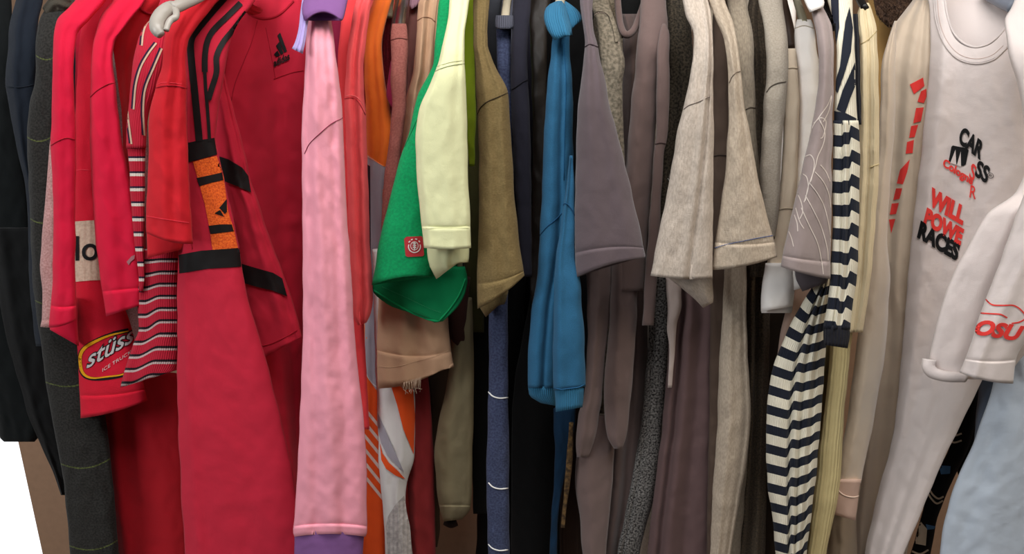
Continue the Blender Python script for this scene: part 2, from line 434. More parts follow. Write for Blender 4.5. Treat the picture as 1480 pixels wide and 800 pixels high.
tweedk = fabric('charcoal_fleck', (32, 28, 23), (72, 64, 52), scale=330, bump=.5, blot=.1)
heath1 = fabric('oat_grey_heather', (200, 186, 172), (182, 168, 154), scale=170, streak=.35, bump=.35)
heath2 = fabric('warm_grey_heather', (190, 174, 154), (172, 156, 138), scale=170, streak=.35, bump=.35)
heath3 = fabric('sage_grey_heather', (158, 146, 128), (140, 128, 112), scale=170, streak=.35, bump=.35)
heath4 = fabric('stone_grey_heather', (166, 156, 142), (152, 142, 128), scale=450, bump=.35)
heathk = fabric('smoke_brown_heather', (98, 86, 72), (70, 62, 52), scale=300, bump=.45)
brown = fabric('dark_brown_jersey', (84, 68, 58), heather=.15)
mauve = fabric('mauve_brown_fleece', (100, 78, 77), heather=.12, bump=.35)
ecru = fabric('ecru_cotton', (228, 210, 186), heather=.05)
whitet = fabric('white_cotton', (252, 246, 240), heather=.03)
wing = fabric('mauve_grey_poly', (158, 142, 138), heather=.05, rough=.65, sheen=.3)
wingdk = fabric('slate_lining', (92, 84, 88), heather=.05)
NV = (30, 34, 46); CR = (236, 228, 206)
nstr = fabric('navy_cream_stripe', CR, heather=.06, rib=120, bump=.4, stripes=(33.5, 178, [(0, CR), (.5, NV)]))
nstr2 = fabric('navy_cream_stripe_fine', CR, heather=.06, rib=120, bump=.4, stripes=(28.2, 400, [(0, CR), (.52, NV)]))
nstr3 = fabric('navy_cream_long_stripe', CR, heather=.06, rib=120, bump=.4)
navyrib = fabric('navy_rib', (38, 38, 46), heather=.2, rib=70, bump=1.)
RD = (196, 32, 56); NB = (44, 24, 52); WT = (240, 226, 214)
rstr = fabric('red_stripe_knit', RD, heather=.08, rib=110, bump=.4, stripes=(21.7, 225.5, [(0, NB), (.13, WT), (.33, RD)]))
rstr2 = fabric('red_stripe_knit_body', RD, heather=.1, rib=110, bump=.4, stripes=(19.6, 362, [(0, RD), (.62, (30, 16, 26)), (.8, (206, 180, 176)), (.96, RD)]))
redknit = fabric('red_knit', RD, heather=.1, rib=110, bump=.4)
butter = fabric('butter_knit', (230, 212, 174), heather=.06, rib=60)
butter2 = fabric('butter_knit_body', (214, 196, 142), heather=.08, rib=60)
gold = fabric('golden_suede', (222, 178, 112), heather=.08)
fur = fabric('brown_fur', (104, 78, 60), (66, 48, 38), scale=150, bump=1.)
polyA = fabric('pearl_polyester', (208, 188, 165), heather=.03, rough=.5, sheen=.5, spec=.4)
polyC = fabric('white_sport_polyester', (222, 209, 204), heather=.03, rough=.5, sheen=.4, spec=.4)
ltblue = fabric('ice_blue_cotton', (202, 213, 226), heather=.05, bump=.5, blot=.03)
shadegrey = fabric('blue_grey_shade', (124, 134, 150), heather=.05)
khaki = fabric('khaki_cotton', (140, 128, 98), heather=.08)
tape = plain('charcoal_tape', (22, 18, 18), .7)
ink = plain('black_print', (14, 14, 16), .7)
rink = plain('red_print', (236, 62, 56), .7)
mesho = fabric('orange_mesh', (252, 118, 44), (220, 84, 34), scale=420, bump=.6)
yink = plain('yellow_print', (250, 176, 20), .6)
sink = plain('silver_print', (214, 206, 204), .6)
credp = fabric('cream_panel', (226, 200, 176), (210, 180, 156), scale=300, rib=40)
redseam = plain('red_seam', (170, 18, 40), .9); redst = plain('light_red_thread', (250, 70, 90), .9)
dkseam = plain('shadow_seam', (70, 50, 52), .9)
hgrey = plain('grey_plastic', (176, 168, 158), .35, spec=.5); hwood = plain('pale_hanger_wood', (206, 194, 168), .45)
def body(g, rows, mat, d=.1, back=.1, wr=1.3, folds=(), **k):
    return Piece(g, 'body', rows, mat, d=d, back=back, wr=wr, folds=folds, **k)
def thread(rgb): return plain('thread_%d_%d_%d' % rgb, rgb, .9)
# --- G1-G3 dark garments at the left
g = Thing('jacket', 'black jacket at the far left edge with a square bottom corner', 'jacket', 20, 637, .12, LONG)
Piece(g, 'sleeve', [(-40, -60, 14), (150, -60, 26), (300, -60, 42), (450, -60, 62), (560, -30, 62), (615, -4, 58), (632, 0, 55), (638, 6, 50)], tealblack, d=.12, back=.06, wr=1.5, opn=True)
g = Thing('sweatshirt', 'navy sweatshirt with dropped shoulder seam, left of the charcoal knit', 'sweatshirt', 60, 700, .07, LONG)
p = Piece(g, 'sleeve', [(-40, 34, 64), (0, 23, 62), (30, 15, 56), (60, 12, 54), (122, 8, 53), (128, 9, 53), (200, 21, 50), (300, 40, 62), (400, 42, 72), (500, 52, 82)], navy, d=.07, back=.04, folds=[(.3, .3, .15, .004)])
p.seam('seam', [(8, 125), (30, 126), (50, 122)], thread((24, 30, 40)))
g = Thing('sweater', 'black sweater sleeve tapering to a cuff in front of the bare tan wall', 'sweater', 88, 712, .1, LONG)
p = Piece(g, 'sleeve', [(330, -20, 56), (400, -5, 62), (470, 5, 70), (540, 24, 80), (600, 41, 88), (650, 62, 92), (690, 80, 95), (715, 88, 98)], black, d=.1, back=.03, folds=[(.25, .2, .12, .005)], wr=1.6)
# --- charcoal knit
g = Thing('knit_pullover', 'charcoal knit pullover with thin olive stripes and ribbed collar', 'sweater', 125, 800, .04, LONG)
p = Piece(g, 'sleeve', [(8, 70, 104), (22, 60, 100), (40, 54, 96), (60, 51, 92), (90, 52, 90), (120, 50, 88), (150, 43, 86), (200, 39, 82), (300, 43, 86), (400, 47, 92), (450, 52, 104), (480, 57, 118), (550, 66, 140), (600, 74, 152), (700, 92, 164), (800, 101, 172), (860, 106, 178)], charstripe, d=.04, back=.035, wr=1.2, vshift=lambda s, t: 8*s+10*(s-.5)**2*4)
ptube(g, 'collar', [(72, 18, .04), (84, 5, .03), (100, 8, .035), (112, 2, .05)], .011, fabric('charcoal_rib', (74, 68, 58), heather=.2, rib=60, bump=1), flat=.7)
# --- rose grey tee
g = Thing('t_shirt', 'rose-grey heather T-shirt, a thin strip between charcoal knit and red sleeve', 't-shirt', 66, 473, .02, SHORT)
Piece(g, 'sleeve', [(190, 76, 86), (215, 71, 84), (300, 65, 82), (380, 58, 80), (420, 61, 84), (460, 60, 84), (472, 58, 474, 80)], rosegrey, d=.018, back=.01, hem=10)
# --- G6
g = Thing('t_shirt', 'leftmost crimson top, plain sleeve with a hemmed end over charcoal knit', 't-shirt', 90, 480, -.01, SHORT)
p = Piece(g, 'sleeve', [(-50, 132, 178), (-10, 116, 160), (10, 100, 146), (30, 82, 128), (50, 78, 112), (100, 76, 106), (150, 75, 108), (200, 73, 110), (300, 77, 109), (400, 76, 109), (440, 73, 110), (473, 70, 462, 110)], red1, d=-.01, back=.012, hem=26, wr=.8, folds=[(.35, .3, .2, .002)], bow=3)
p.seam('seam', [(74, 210), (85, 203), (97, 199), (108, 202)], redseam)
Piece(g, 'sleeve_underside', [(430, 76, 112), (460, 74, 112), (476, 72, 500, 114)], red1, d=.012, back=.008)
body(g, [(-50, 150, 200), (0, 130, 180), (60, 108, 140), (200, 108, 130), (500, 108, 140), (640, 112, 150)], red1, d=.055, back=.05)
# --- G7 sponsor shirt
g = Thing('jersey', 'crimson sports shirt with cream sleeve band and yellow oval badge', 'jersey', 165, 600, .02, SHORT)
p = Piece(g, 'sleeve', [(-40, 152, 190), (0, 138, 176), (25, 122, 160), (50, 116, 150), (100, 112, 146), (246, 107, 142), (318, 107, 148), (405, 109, 154), (450, 110, 182), (500, 112, 197), (550, 114, 207), (604, 116, 578, 213)], red2, d=.025, back=.02, hem=24, wr=.8, bow=4)
p.patch('cream_band', [[(106, 320), (120, 319), (150, 317), (155, 404), (130, 405), (109, 407)]], credp)
p.text('printed_lettering', 'lo', (109, 377), (33, -1), (0, -36), ink, off=.003, bold=.01)
p.ribbon('badge_ring', [[(186, 477), (160, 483), (140, 491), (122, 502), (115, 514), (116, 532), (122, 543), (135, 547), (155, 546), (176, 542), (190, 535)]], lambda t: 6.5 if t < .1 else 5.2, ink, off=.0008)
p.ribbon('badge_ring', [[(186, 478), (160, 484), (140, 492), (123, 502), (116, 514), (117, 532), (123, 542), (135, 546), (155, 544), (176, 541), (190, 534)]], lambda t: 1.5+3.2*math.sin(math.pi*min(1, t*1.3)) if t < .77 else 2, yink, off=.0013)
p.text('badge_lettering', 'stüss', (124, 534), (72, -42), (-1, -24), ink, off=.0016, bold=.045, shear=.3)
p.text('badge_lettering', 'stüss', (125, 533), (70, -41), (-1, -22), sink, off=.0022, bold=.012, shear=.3)
p.text('badge_lettering', 'ICE TRUCK', (148, 537), (42, -27), (0, -5), sink, off=.0016)
p.seam('seam', [(107, 247), (118, 245), (130, 246)], redst, r=.0004)
# --- G8
g = Thing('sweatshirt', 'crimson sweatshirt with curved shoulder seam, left of the striped knit', 'sweatshirt', 172, 450, 0, LONG)
p = Piece(g, 'sleeve', [(-50, 190, 236), (-10, 172, 216), (5, 160, 208), (20, 148, 196), (40, 140, 180), (60, 135, 166), (90, 132, 163), (130, 131, 168), (200, 130, 176), (250, 132, 186), (300, 135, 194), (350, 138, 200), (400, 145, 204), (457, 153, 440, 206)], red1, d=0, back=.015, hem=30, wr=1., folds=[(.75, .6, .18, -.004)])
p.seam('seam', [(131, 140), (140, 131), (155, 122), (168, 119)], redseam)
p.patch('printed_mark', [[(183, 378), (190, 370), (195, 368), (194, 374), (189, 378), (186, 383)]], thread((170, 110, 116)))
b = body(g, [(-50, 196, 300), (0, 190, 262), (30, 172, 240), (60, 163, 225), (100, 168, 205), (200, 178, 205), (420, 180, 215)], red3, d=.05, dr=.12, back=.05, folds=[(.35, .25, .1, -.006)])
b.seam('neck_seam', [(196, 2), (204, 14), (218, 20), (236, 18)], redseam, r=.002)
b.seam('seam', [(190, 16), (174, 32), (163, 52), (160, 66)], redseam)
Piece(g, 'hem_band', [(540, 143, 262), (570, 143, 264), (650, 149, 264), (700, 154, 266), (780, 164, 270), (860, 176, 275)], reddk, d=.07, back=.03, wr=.8, folds=[(.12, .15, .1, .008)], opn=True)
# --- G9 striped knit
g = Thing('knit_pullover', 'red knit pullover with thin white and navy stripes', 'sweater', 215, 550, .0, LONG)
p = Piece(g, 'sleeve', [(-20, 240, 262), (20, 223, 250), (40, 207, 246), (60, 199, 244), (90, 192, 240), (120, 189, 232), (160, 185, 216), (190, 183, 212), (214, 182, 211)], redknit, d=-.012, back=.015, hem=0, wr=.6, opn=True)
for a in ([(222, 22), (212, 34), (207, 48), (205, 66)], [(226, 62), (214, 78), (203, 98), (196, 124), (193, 158)], [(234, 70), (222, 98), (210, 128), (207, 160), (209, 196)], [(184, 160), (186, 178), (190, 208)]):
    p.ribbon('stripe', [[(x-2.2, y-1) for x, y in a]], 3.4, plain('navy_knit_stripe', NB, .9), off=.0006)
    p.ribbon('stripe', [a], 2.6, plain('white_knit_stripe', (214, 176, 150), .9), off=.001)
p = Piece(g, 'sleeve', [(212, 183, 210), (216, 184, 210), (250, 187, 210), (300, 190, 209), (350, 194, 208), (400, 200, 209), (422, 201, 206)], rstr, d=-.01, back=.012, wr=.5)
def sh9(s, t):
    w = np.clip((s-.16)/.38, 0, 1); w = w*w*(3-2*w); return 12*w*np.clip(t*1.8, .1, 1)
p = Piece(g, 'sleeve', [(360, 204, 262), (380, 202, 262), (410, 199, 262), (440, 198, 261), (475, 200, 260), (495, 193, 259), (530, 182, 258), (560, 174, 534, 257)], rstr2, d=-.002, back=.012, wr=.7, vshift=sh9, folds=[(.3, .2, .14, -.004)])
# --- G10 red tee with hanger
g = Thing('t_shirt', 'bright red cotton T-shirt with the grey hanger tip poking out over it', 't-shirt', 245, 360, -.04, SHORT)
p = Piece(g, 'sleeve', [(-40, 300, 360), (-10, 276, 330), (5, 262, 312), (20, 249, 300), (40, 242, 284), (60, 237, 272), (90, 235, 269), (120, 227, 270), (128, 225, 270), (160, 216, 270), (200, 215, 271), (250, 214, 273), (310, 211, 276), (336, 211, 352, 279)], red3, d=-.045, back=.012, wr=1.1, folds=[(.3, .4, .12, .003), (.7, .6, .1, -.003)], bow=5)
p.seam('seam', [(225, 127), (238, 124), (255, 124), (270, 128)], redseam)
p.seam('seam', [(226, 122), (240, 119), (270, 122)], redst, r=.0003)
p.stitches('stitching', [(212, 312), (235, 316), (255, 319), (276, 322)], redst)
Piece(g, 'sleeve_underside', [(310, 214, 272), (340, 212, 272), (373, 212, 360, 264)], red3, d=-.022, back=.006)
g = Thing('clothes_hanger', 'grey plastic hanger whose notched tip rests on the bright red T-shirt', 'hanger', 240, 50, -.06)
ptube(g, 'arm', [(320, -30, -.05), (296, -10, -.068), (268, 4, -.078), (250, 12, -.082)], .0068, hgrey, sides=12, flat=.7)
ptube(g, 'tip', [(252, 9, -.078), (243, 13, -.082), (233, 22, -.083), (227, 34, -.083), (228, 44, -.083), (233, 51, -.082)], lambda t: .0068+.0015*math.sin(3.1*t)-.003*max(0, t-.75)*3, hgrey, sides=14, flat=.8)
ptube(g, 'tip', [(246, 12, -.08), (254, 16, -.082), (254, 24, -.083), (247, 29, -.083), (243, 35, -.083), (240, 44, -.083)], lambda t: .0042-.001*t, hgrey, sides=12, flat=.8)
# --- G11 sweatshirt with three stripes
g = Thing('sweatshirt', 'deep red sweatshirt with three black shoulder stripes and orange mesh sleeve panel', 'sweatshirt', 340, 860, 0, LONG)
p = Piece(g, 'sleeve', [(-50, 330, 420), (-10, 300, 376), (10, 290, 362), (30, 278, 346), (50, 270, 336), (80, 266, 328), (120, 266, 322), (160, 266, 316), (200, 266, 312), (230, 266, 318), (260, 265, 324), (300, 263, 333), (330, 261, 340), (360, 259, 347), (390, 257, 350), (420, 256, 356), (450, 256, 363), (500, 256, 379), (600, 257, 405), (700, 261, 426), (800, 267, 441), (870, 270, 450)], red4, d=-.02, back=.025, wr=.7, folds=[(.05, .12, .07, .004)], n=40)
def st(pts, w=11): p.ribbon('stripe', [pts], w, tape, off=.002, step=4)
st([(325, -4), (300, 24), (284, 44), (276, 58), (276, 80), (280, 120), (284, 160), (288, 204)], 10.5)
st([(348, 4), (330, 22), (308, 44), (299, 62), (296, 84), (296, 104)], 8.5)
st([(296, 104), (297, 125), (300, 160), (303, 204)], 5)
st([(357, 18), (338, 42), (322, 62), (313, 82), (313, 104), (306, 128), (301, 144)], 8.5)
p.patch('arm_band', [[(268, 207), (290, 202), (310, 199), (314, 223), (296, 228), (270, 235)]], tape, off=.0013)
p.patch('arm_band', [[(258, 368), (290, 362), (346, 358), (349, 385), (300, 388), (259, 395)]], tape, off=.0013)
p.patch('mesh_panel', [[(279, 234), (296, 229), (313, 225), (322, 248), (326, 275), (329, 300), (333, 316), (338, 330), (344, 358), (307, 361), (303, 330), (296, 295), (287, 262)]], mesho, off=.0009)
p.patch('panel_bar', [[(284, 257), (303, 253), (321, 249), (323, 260), (305, 264), (288, 269)], [(301, 326), (318, 324), (335, 324), (338, 334), (320, 336), (304, 338)]], tape, off=.0014)
p.patch('panel_triangle', [[(310, 308), (318, 303), (324, 313)], [(317, 300), (328, 287), (328, 306), (325, 309)]], tape, off=.0014)
p.seam('seam', [(270, 250), (273, 300), (276, 340), (278, 360)], redseam, r=.0004)
q = Piece(g, 'sleeve', [(50, 302, 314), (80, 302, 319), (120, 302, 328), (160, 304, 338), (205, 308, 350), (230, 312, 356), (260, 318, 363), (300, 330, 376), (350, 340, 392), (400, 346, 411), (450, 352, 428), (485, 358, 436), (525, 366, 486, 437)], red4, d=.018, back=.012, wr=1.3, folds=[(.5, .7, .12, .004), (.8, .85, .06, -.003)], n=30)
q.patch('arm_band', [[(311, 224), (330, 230), (350, 242), (359, 254), (363, 278), (345, 270), (325, 262), (313, 256)]], tape, off=.003)
q.patch('arm_band', [[(346, 380), (370, 387), (395, 394), (408, 402), (415, 428), (395, 420), (370, 414), (350, 408)]], tape, off=.003)
q.seam('hem_seam', [(374, 500), (390, 497), (412, 487), (434, 474)], redseam)
b = Piece(g, 'body', [(-60, 350, 450), (0, 345, 446), (60, 330, 443), (150, 322, 442), (300, 330, 442), (400, 350, 440), (500, 378, 440), (600, 395, 440), (700, 415, 441), (800, 425, 443), (870, 430, 446)], red4, d=.035, dr=.09, back=.03, bulge=.008, wr=1.3, folds=[(.25, .5, .12, .006), (.6, .75, .1, -.005)], n=40)
b.seam('neck_seam', [(353, 12), (362, 22), (376, 27), (392, 26), (408, 18), (424, 2)], redseam, r=.0016)
b.seam('seam', [(372, 30), (364, 60), (352, 90), (340, 120), (334, 148)], redseam, r=.0005)
b.seam('seam', [(396, 114), (410, 109), (425, 104), (438, 102)], redseam, r=.0007)
b.seam('seam', [(384, 40), (392, 80), (398, 114)], redseam, r=.0004)
b.patch('printed_badge', [[(396, 78), (401, 73), (405, 80), (399, 82)], [(399, 66), (404, 60), (410, 77), (406, 79)], [(401, 51), (405, 47), (415, 74), (411, 76)]], ink)
b.text('printed_lettering', 'adidas', (396, 97), (23, -11), (-1, -11), ink, bold=.03)
ptube(g, 'collar', [(352, 2, .02), (360, 12, .03), (374, 18, .05), (392, 17, .08), (408, 8, .1), (424, -8, .13)], .008, redrib, flat=.6)
# --- G12 pink sweatshirt
g = Thing('sweatshirt', 'pink sweatshirt with purple collar and purple cuff', 'sweatshirt', 475, 860, -.04, LONG)
p = Piece(g, 'sleeve', [(10, 447, 478), (30, 445, 479), (50, 443, 482), (100, 441, 488), (150, 438, 494), (200, 436, 497), (250, 436, 499), (300, 437, 501), (400, 438, 508), (500, 437, 514), (600, 433, 525), (700, 429, 530), (745, 426, 531), (768, 423, 531), (775, 425, 529)], pink, d=-.045, back=.02, wr=1.2, folds=[(.3, .5, .13, .004), (.75, .7, .1, -.003), (.1, .3, .08, -.003)], n=40, hem=14, bow=-4)
p.seam('seam', [(440, 222), (447, 208), (462, 193), (480, 178), (497, 170)], thread((150, 60, 84)), r=.0005)
Piece(g, 'cuff', [(764, 426, 527), (775, 425, 526), (800, 425, 524), (860, 432, 512)], purple, d=-.043, back=.014, wr=.8)
Piece(g, 'collar', [(-40, 452, 520), (-10, 442, 506), (15, 436, 28, 496), (30, 440, 30, 494)], purple, d=-.065, back=.02, wr=.8, bow=-14)
Piece(g, 'collar_lining', [(0, 437, 452), (20, 434, 448), (40, 432, 444), (60, 427, 442), (70, 422, 78, 438)], lilac, d=-.06, back=.006, wr=.4, folds=[(.3, .3, .12, .002), (.7, .7, .1, .002)])
body(g, [(-40, 480, 520), (60, 478, 500), (200, 480, 500), (500, 485, 505), (860, 500, 530)], berry, d=.06, back=.06)
# --- coral
g = Thing('sweatshirt', 'coral red sweatshirt, only its shoulder showing beside the pink sleeve', 'sweatshirt', 500, 540, .02, LONG)
Piece(g, 'sleeve', [(-40, 510, 545), (0, 496, 530), (50, 491, 518), (90, 488, 510), (150, 489, 508), (250, 492, 512), (400, 500, 522), (540, 510, 530), (620, 514, 534)], fabric('coral_red_cotton', (226, 62, 66), heather=.08), d=.02, back=.015)
g = Thing('t_shirt', 'light coral cotton T-shirt with a pointed sleeve end', 't-shirt', 523, 470, -.01, SHORT)
p = Piece(g, 'sleeve', [(-50, 540, 566), (-10, 520, 546), (0, 515, 539), (30, 508, 533), (60, 504, 529), (100, 500, 526), (140, 498, 527), (170, 499, 529), (200, 500, 530), (300, 503, 533), (400, 507, 538), (430, 508, 540), (452, 509, 536), (470, 518, 466, 530)], coral, d=-.008, back=.012, wr=.7, folds=[(.45, .42, .12, -.005), (.75, .75, .15, .003)])
p.seam('seam', [(498, 143), (504, 141), (513, 142), (520, 150), (528, 166)], thread((190, 50, 60)), r=.0006)
p.seam('seam', [(498, 140), (504, 138), (514, 139), (522, 147), (529, 160)], thread((255, 130, 130)), r=.0004)
# --- G15 orange sport jersey
g = Thing('jersey', 'orange, grey and white sports jersey with slanted pinstripes', 'jersey', 550, 860, .03, LONG)
p = Piece(g, 'body', [(-50, 556, 590), (0, 540, 567), (30, 530, 558), (60, 527, 552), (100, 527, 554), (150, 528, 562), (200, 529, 570), (240, 530, 562), (300, 530, 556), (400, 528, 556), (480, 526, 552), (560, 524, 556), (650, 522, 556), (735, 521, 560), (800, 519, 560), (870, 518, 562)], orange, d=.05, back=.04, wr=.5, folds=[(.5, .45, .14, -.003)])
p.patch('grey_panel', [[(528, 222), (541, 231), (556, 241), (566, 236), (566, 300), (560, 400), (556, 420), (555, 570), (543, 562), (531, 545), (524, 522), (526, 400), (529, 300)]], jgrey, off=.0006)
p.seam('seam', [(529, 224), (541, 232), (556, 241)], thread((250, 170, 120)), r=.0006)
p.patch('mesh_strip', [[(528, 236), (535, 240), (536, 400), (530, 400)]], fabric('dark_mesh', (54, 34, 44), heather=.3, scale=200), off=.001)
p.patch('orange_panel', [[(524, 523), (531, 546), (545, 566), (556, 572), (558, 700), (559, 860), (519, 860), (521, 735), (523, 600)]], orangered, off=.0007)
p.seam('seam', [(525, 522), (531, 543), (541, 556), (552, 562)], thread((235, 225, 220)), r=.0008)
p.ribbon('pinstripe', [[(522, 590+k*19.5-6), (535, 602+k*19.5-2), (556, 626+k*19.5)] for k in range(6)], 4.2, plain('pinstripe_white', (238, 214, 204), .7), off=.0013)
q = Piece(g, 'sleeve', [(360, 538, 552), (415, 540, 560), (480, 541, 580), (540, 543, 594), (580, 545, 600), (620, 546, 600), (655, 547, 599), (700, 550, 588), (720, 552, 586), (760, 555, 592), (800, 557, 596), (870, 560, 602)], jwhite, d=.034, back=.014, wr=.7, folds=[(.7, .6, .14, .004)])
q.patch('orange_panel', [[(558, 540), (566, 560), (574, 585), (583, 620), (598, 656), (600, 600), (597, 560), (590, 530)]], orangered)
q.patch('swoosh', [[(546, 596), (550, 618), (555, 634), (566, 656), (584, 682), (572, 671), (560, 658), (551, 640), (547, 625)]], jgrey)
q.patch('swoosh', [[(549, 640), (553, 655), (562, 668), (575, 680), (586, 692), (572, 687), (558, 677), (551, 664)]], orangered)
q.patch('mesh_panel', [[(560, 800), (558, 760), (561, 745), (572, 728), (584, 716), (586, 724), (592, 760), (596, 800), (600, 860), (563, 860)]], meshgrey)
# --- berry / rose brown / mauve
g = Thing('t_shirt', 'berry red T-shirt peeking out behind the dusty rose shoulder', 't-shirt', 565, 300, .07, SHORT)
Piece(g, 'body', [(15, 552, 582), (40, 550, 578), (120, 548, 576), (200, 556, 578), (350, 560, 580)], maroon, d=.085, back=.05)
Piece(g, 'sleeve', [(88, 564, 577), (110, 561, 578), (135, 558, 574), (150, 563, 166, 576)], berry, d=.04, back=.008, wr=.5)
g = Thing('long_sleeve_shirt', 'dusty rose-brown shirt hanging from a metal hanger', 'shirt', 560, 380, .015, LONG)
Piece(g, 'sleeve', [(34, 567, 587), (42, 566, 589), (58, 565, 590), (100, 565, 588), (150, 566, 587), (200, 563, 582), (250, 556, 577), (300, 552, 570), (340, 551, 566), (390, 552, 565)], rosebr, d=.0, back=.012, wr=.6).seam('seam', [(565, 58), (577, 55), (589, 57)], thread((120, 66, 60)))
body(g, [(520, 588, 616), (600, 590, 624), (700, 590, 628), (800, 594, 630), (870, 596, 634)], dkred, d=.05, back=.05, folds=[(.3, .2, .15, .005)])
g = Thing('clothes_hanger', 'flat shiny metal hanger bar rising from the dusty rose-brown shirt', 'hanger', 580, 36, .03)
ptube(g, 'bar', [(577, 44, .005), (580, 20, .01), (584, 0, .02), (592, -40, .06)], .0062, chrome, sides=4, flat=.6)
ptube(g, 'bar', [(569, 50, .03), (573, 20, .035), (577, -5, .05), (584, -40, .08)], .005, plain('dark_metal', (90, 84, 80), .4, .8), sides=4, flat=.5)
g = Thing('clothes_hanger', 'pale wooden hanger end between the orange jersey and metal bar', 'hanger', 560, 22, .07)
ptube(g, 'arm', [(561, 24, .07), (563, 5, .075), (567, -15, .085), (574, -45, .1)], .006, hwood, sides=8, flat=.6)
g = Thing('t_shirt', 'dark mauve-brown T-shirt, a narrow shadowed strip beside the tan sleeve', 't-shirt', 594, 200, .04, SHORT)
Piece(g, 'sleeve', [(-40, 606, 630), (10, 592, 612), (40, 590, 608), (100, 589, 606), (160, 584, 600), (260, 570, 590), (400, 560, 580)], mauvebr, d=.035, back=.02)
Piece(g, 'collar', [(-30, 600, 616), (-8, 594, 610), (8, 591, 2, 607), (14, 593, 8, 604)], fabric('mauve_rib', (140, 104, 116), heather=.1, rib=80), d=.025, back=.01, wr=.4)
# --- tan tee
g = Thing('t_shirt', 'tan cotton T-shirt whose frayed sleeve hangs below the green one', 't-shirt', 600, 560, 0, SHORT)
p = Piece(g, 'sleeve', [(-5, 610, 634), (5, 604, 633), (28, 603, 630), (40, 603, 629), (60, 601, 628), (100, 597, 625), (140, 588, 622), (200, 578, 618), (240, 572, 616), (320, 564, 620), (370, 556, 630), (410, 547, 642), (450, 546, 647), (500, 545, 651), (530, 545, 656), (561, 546, 524, 655)], tantee, d=.016, back=.02, wr=1.5, hem=36, bow=9, folds=[(.3, .35, .12, .004), (.6, .55, .12, -.004)], n=36)
p.seam('seam', [(603, 30), (612, 25), (622, 26), (629, 32)], thread((160, 122, 96)))
p.stitches('stitching', [(547, 529), (570, 530), (600, 522), (630, 514), (650, 505)], thread((224, 190, 156)))
Piece(g, 'sleeve_underside', [(520, 558, 612), (550, 558, 608), (566, 566, 560, 602)], tantee, d=.03, back=.006, wr=2.5)
fr = []
for k in range(16):
    x = 584+k*1.6; a = np.array(at(x, 552-k*.5, .0)); b2 = np.array(at(x+random.uniform(-3, 3), 560+random.uniform(-2, 8), -.004)); c2 = np.array(at(x+random.uniform(-5, 5), 562+random.uniform(-2, 8), -.002))
    fr.append([a, (a+b2)/2, b2, c2])
V = []; Fs = []
for W in fr:
    k0 = len(V)
    for q_ in W:
        for u in ((.0004, 0, 0), (-.0002, 0, .0003), (-.0002, 0, -.0003)): V.append(q_+np.array(u))
    for i in range(3):
        for j in range(3): Fs.append([k0+i*3+j, k0+i*3+(j+1) % 3, k0+i*3+3+(j+1) % 3, k0+i*3+3+j])
V = np.array(V); o = g.mesh('fray', V, Fs, thread((196, 170, 146)), {'metric': V[:, :2], 'length': V[:, :2]}); o['kind'] = 'stuff'
# --- green tee
g = Thing('t_shirt', 'kelly green T-shirt with a small red square label on the sleeve', 't-shirt', 610, 440, -.025, SHORT)
p = Piece(g, 'sleeve', [(-40, 660, 684), (0, 635, 664), (25, 632, 660), (60, 629, 656), (90, 626, 652), (108, 619, 650), (140, 603, 646), (170, 596, 642), (200, 588, 640), (240, 575, 634), (300, 560, 630), (350, 548, 628), (395, 540, 626), (412, 537, 400, 625)], green, d=-.022, back=.008, wr=.8, hem=0, folds=[(.5, .6, .2, .003)], n=36, bow=-6)
p.seam('seam', [(585, 212), (595, 190), (603, 172)], thread((10, 120, 70)), r=.0005)
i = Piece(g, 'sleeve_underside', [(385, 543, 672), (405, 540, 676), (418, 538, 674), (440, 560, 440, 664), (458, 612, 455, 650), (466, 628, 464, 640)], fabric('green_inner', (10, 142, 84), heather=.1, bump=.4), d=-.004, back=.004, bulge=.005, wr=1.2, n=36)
i.seam('hem', [(540, 419), (560, 432), (590, 449), (615, 460), (634, 464)], green, r=.0016)
i.seam('hem', [(634, 464), (650, 446), (664, 425), (673, 402)], green, r=.0012)
i.stitches('stitching', [(552, 414), (590, 431), (622, 446), (640, 452)], thread((70, 190, 130)))
p.patch('label', [[(587, 342), (609, 341), (611, 343), (613, 368), (611, 370), (589, 371), (586, 369), (584, 345)]], plain('red_patch', (196, 54, 60), .8), off=.0016)
wl = plain('white_embroidery', (238, 225, 220), .8)
p.ribbon('label_emblem', [[(599+8.6*math.cos(a), 356+8.6*math.sin(a)) for a in [math.radians(-20+22*j) for j in range(11)]]], 1.5, wl, off=.0022, step=4)
p.ribbon('label_emblem', [[(599+5.4*math.cos(math.radians(30*j)), 355+6*math.sin(math.radians(30*j))) for j in range(13)]], 1.0, wl, off=.0022, step=4)
p.ribbon('label_emblem', [[(599, 349), (599, 355), (599, 362)], [(596.5, 351), (601.5, 351.5)], [(596.5, 354), (601.5, 354.5)], [(596.5, 357), (601.5, 357.5)], [(590.5, 350), (593, 348)], [(594, 346.5), (596.5, 345.5)], [(600, 345), (603, 345.6)], [(605, 347.5), (607, 349.5)]], 1.7, wl, off=.0024, step=4)
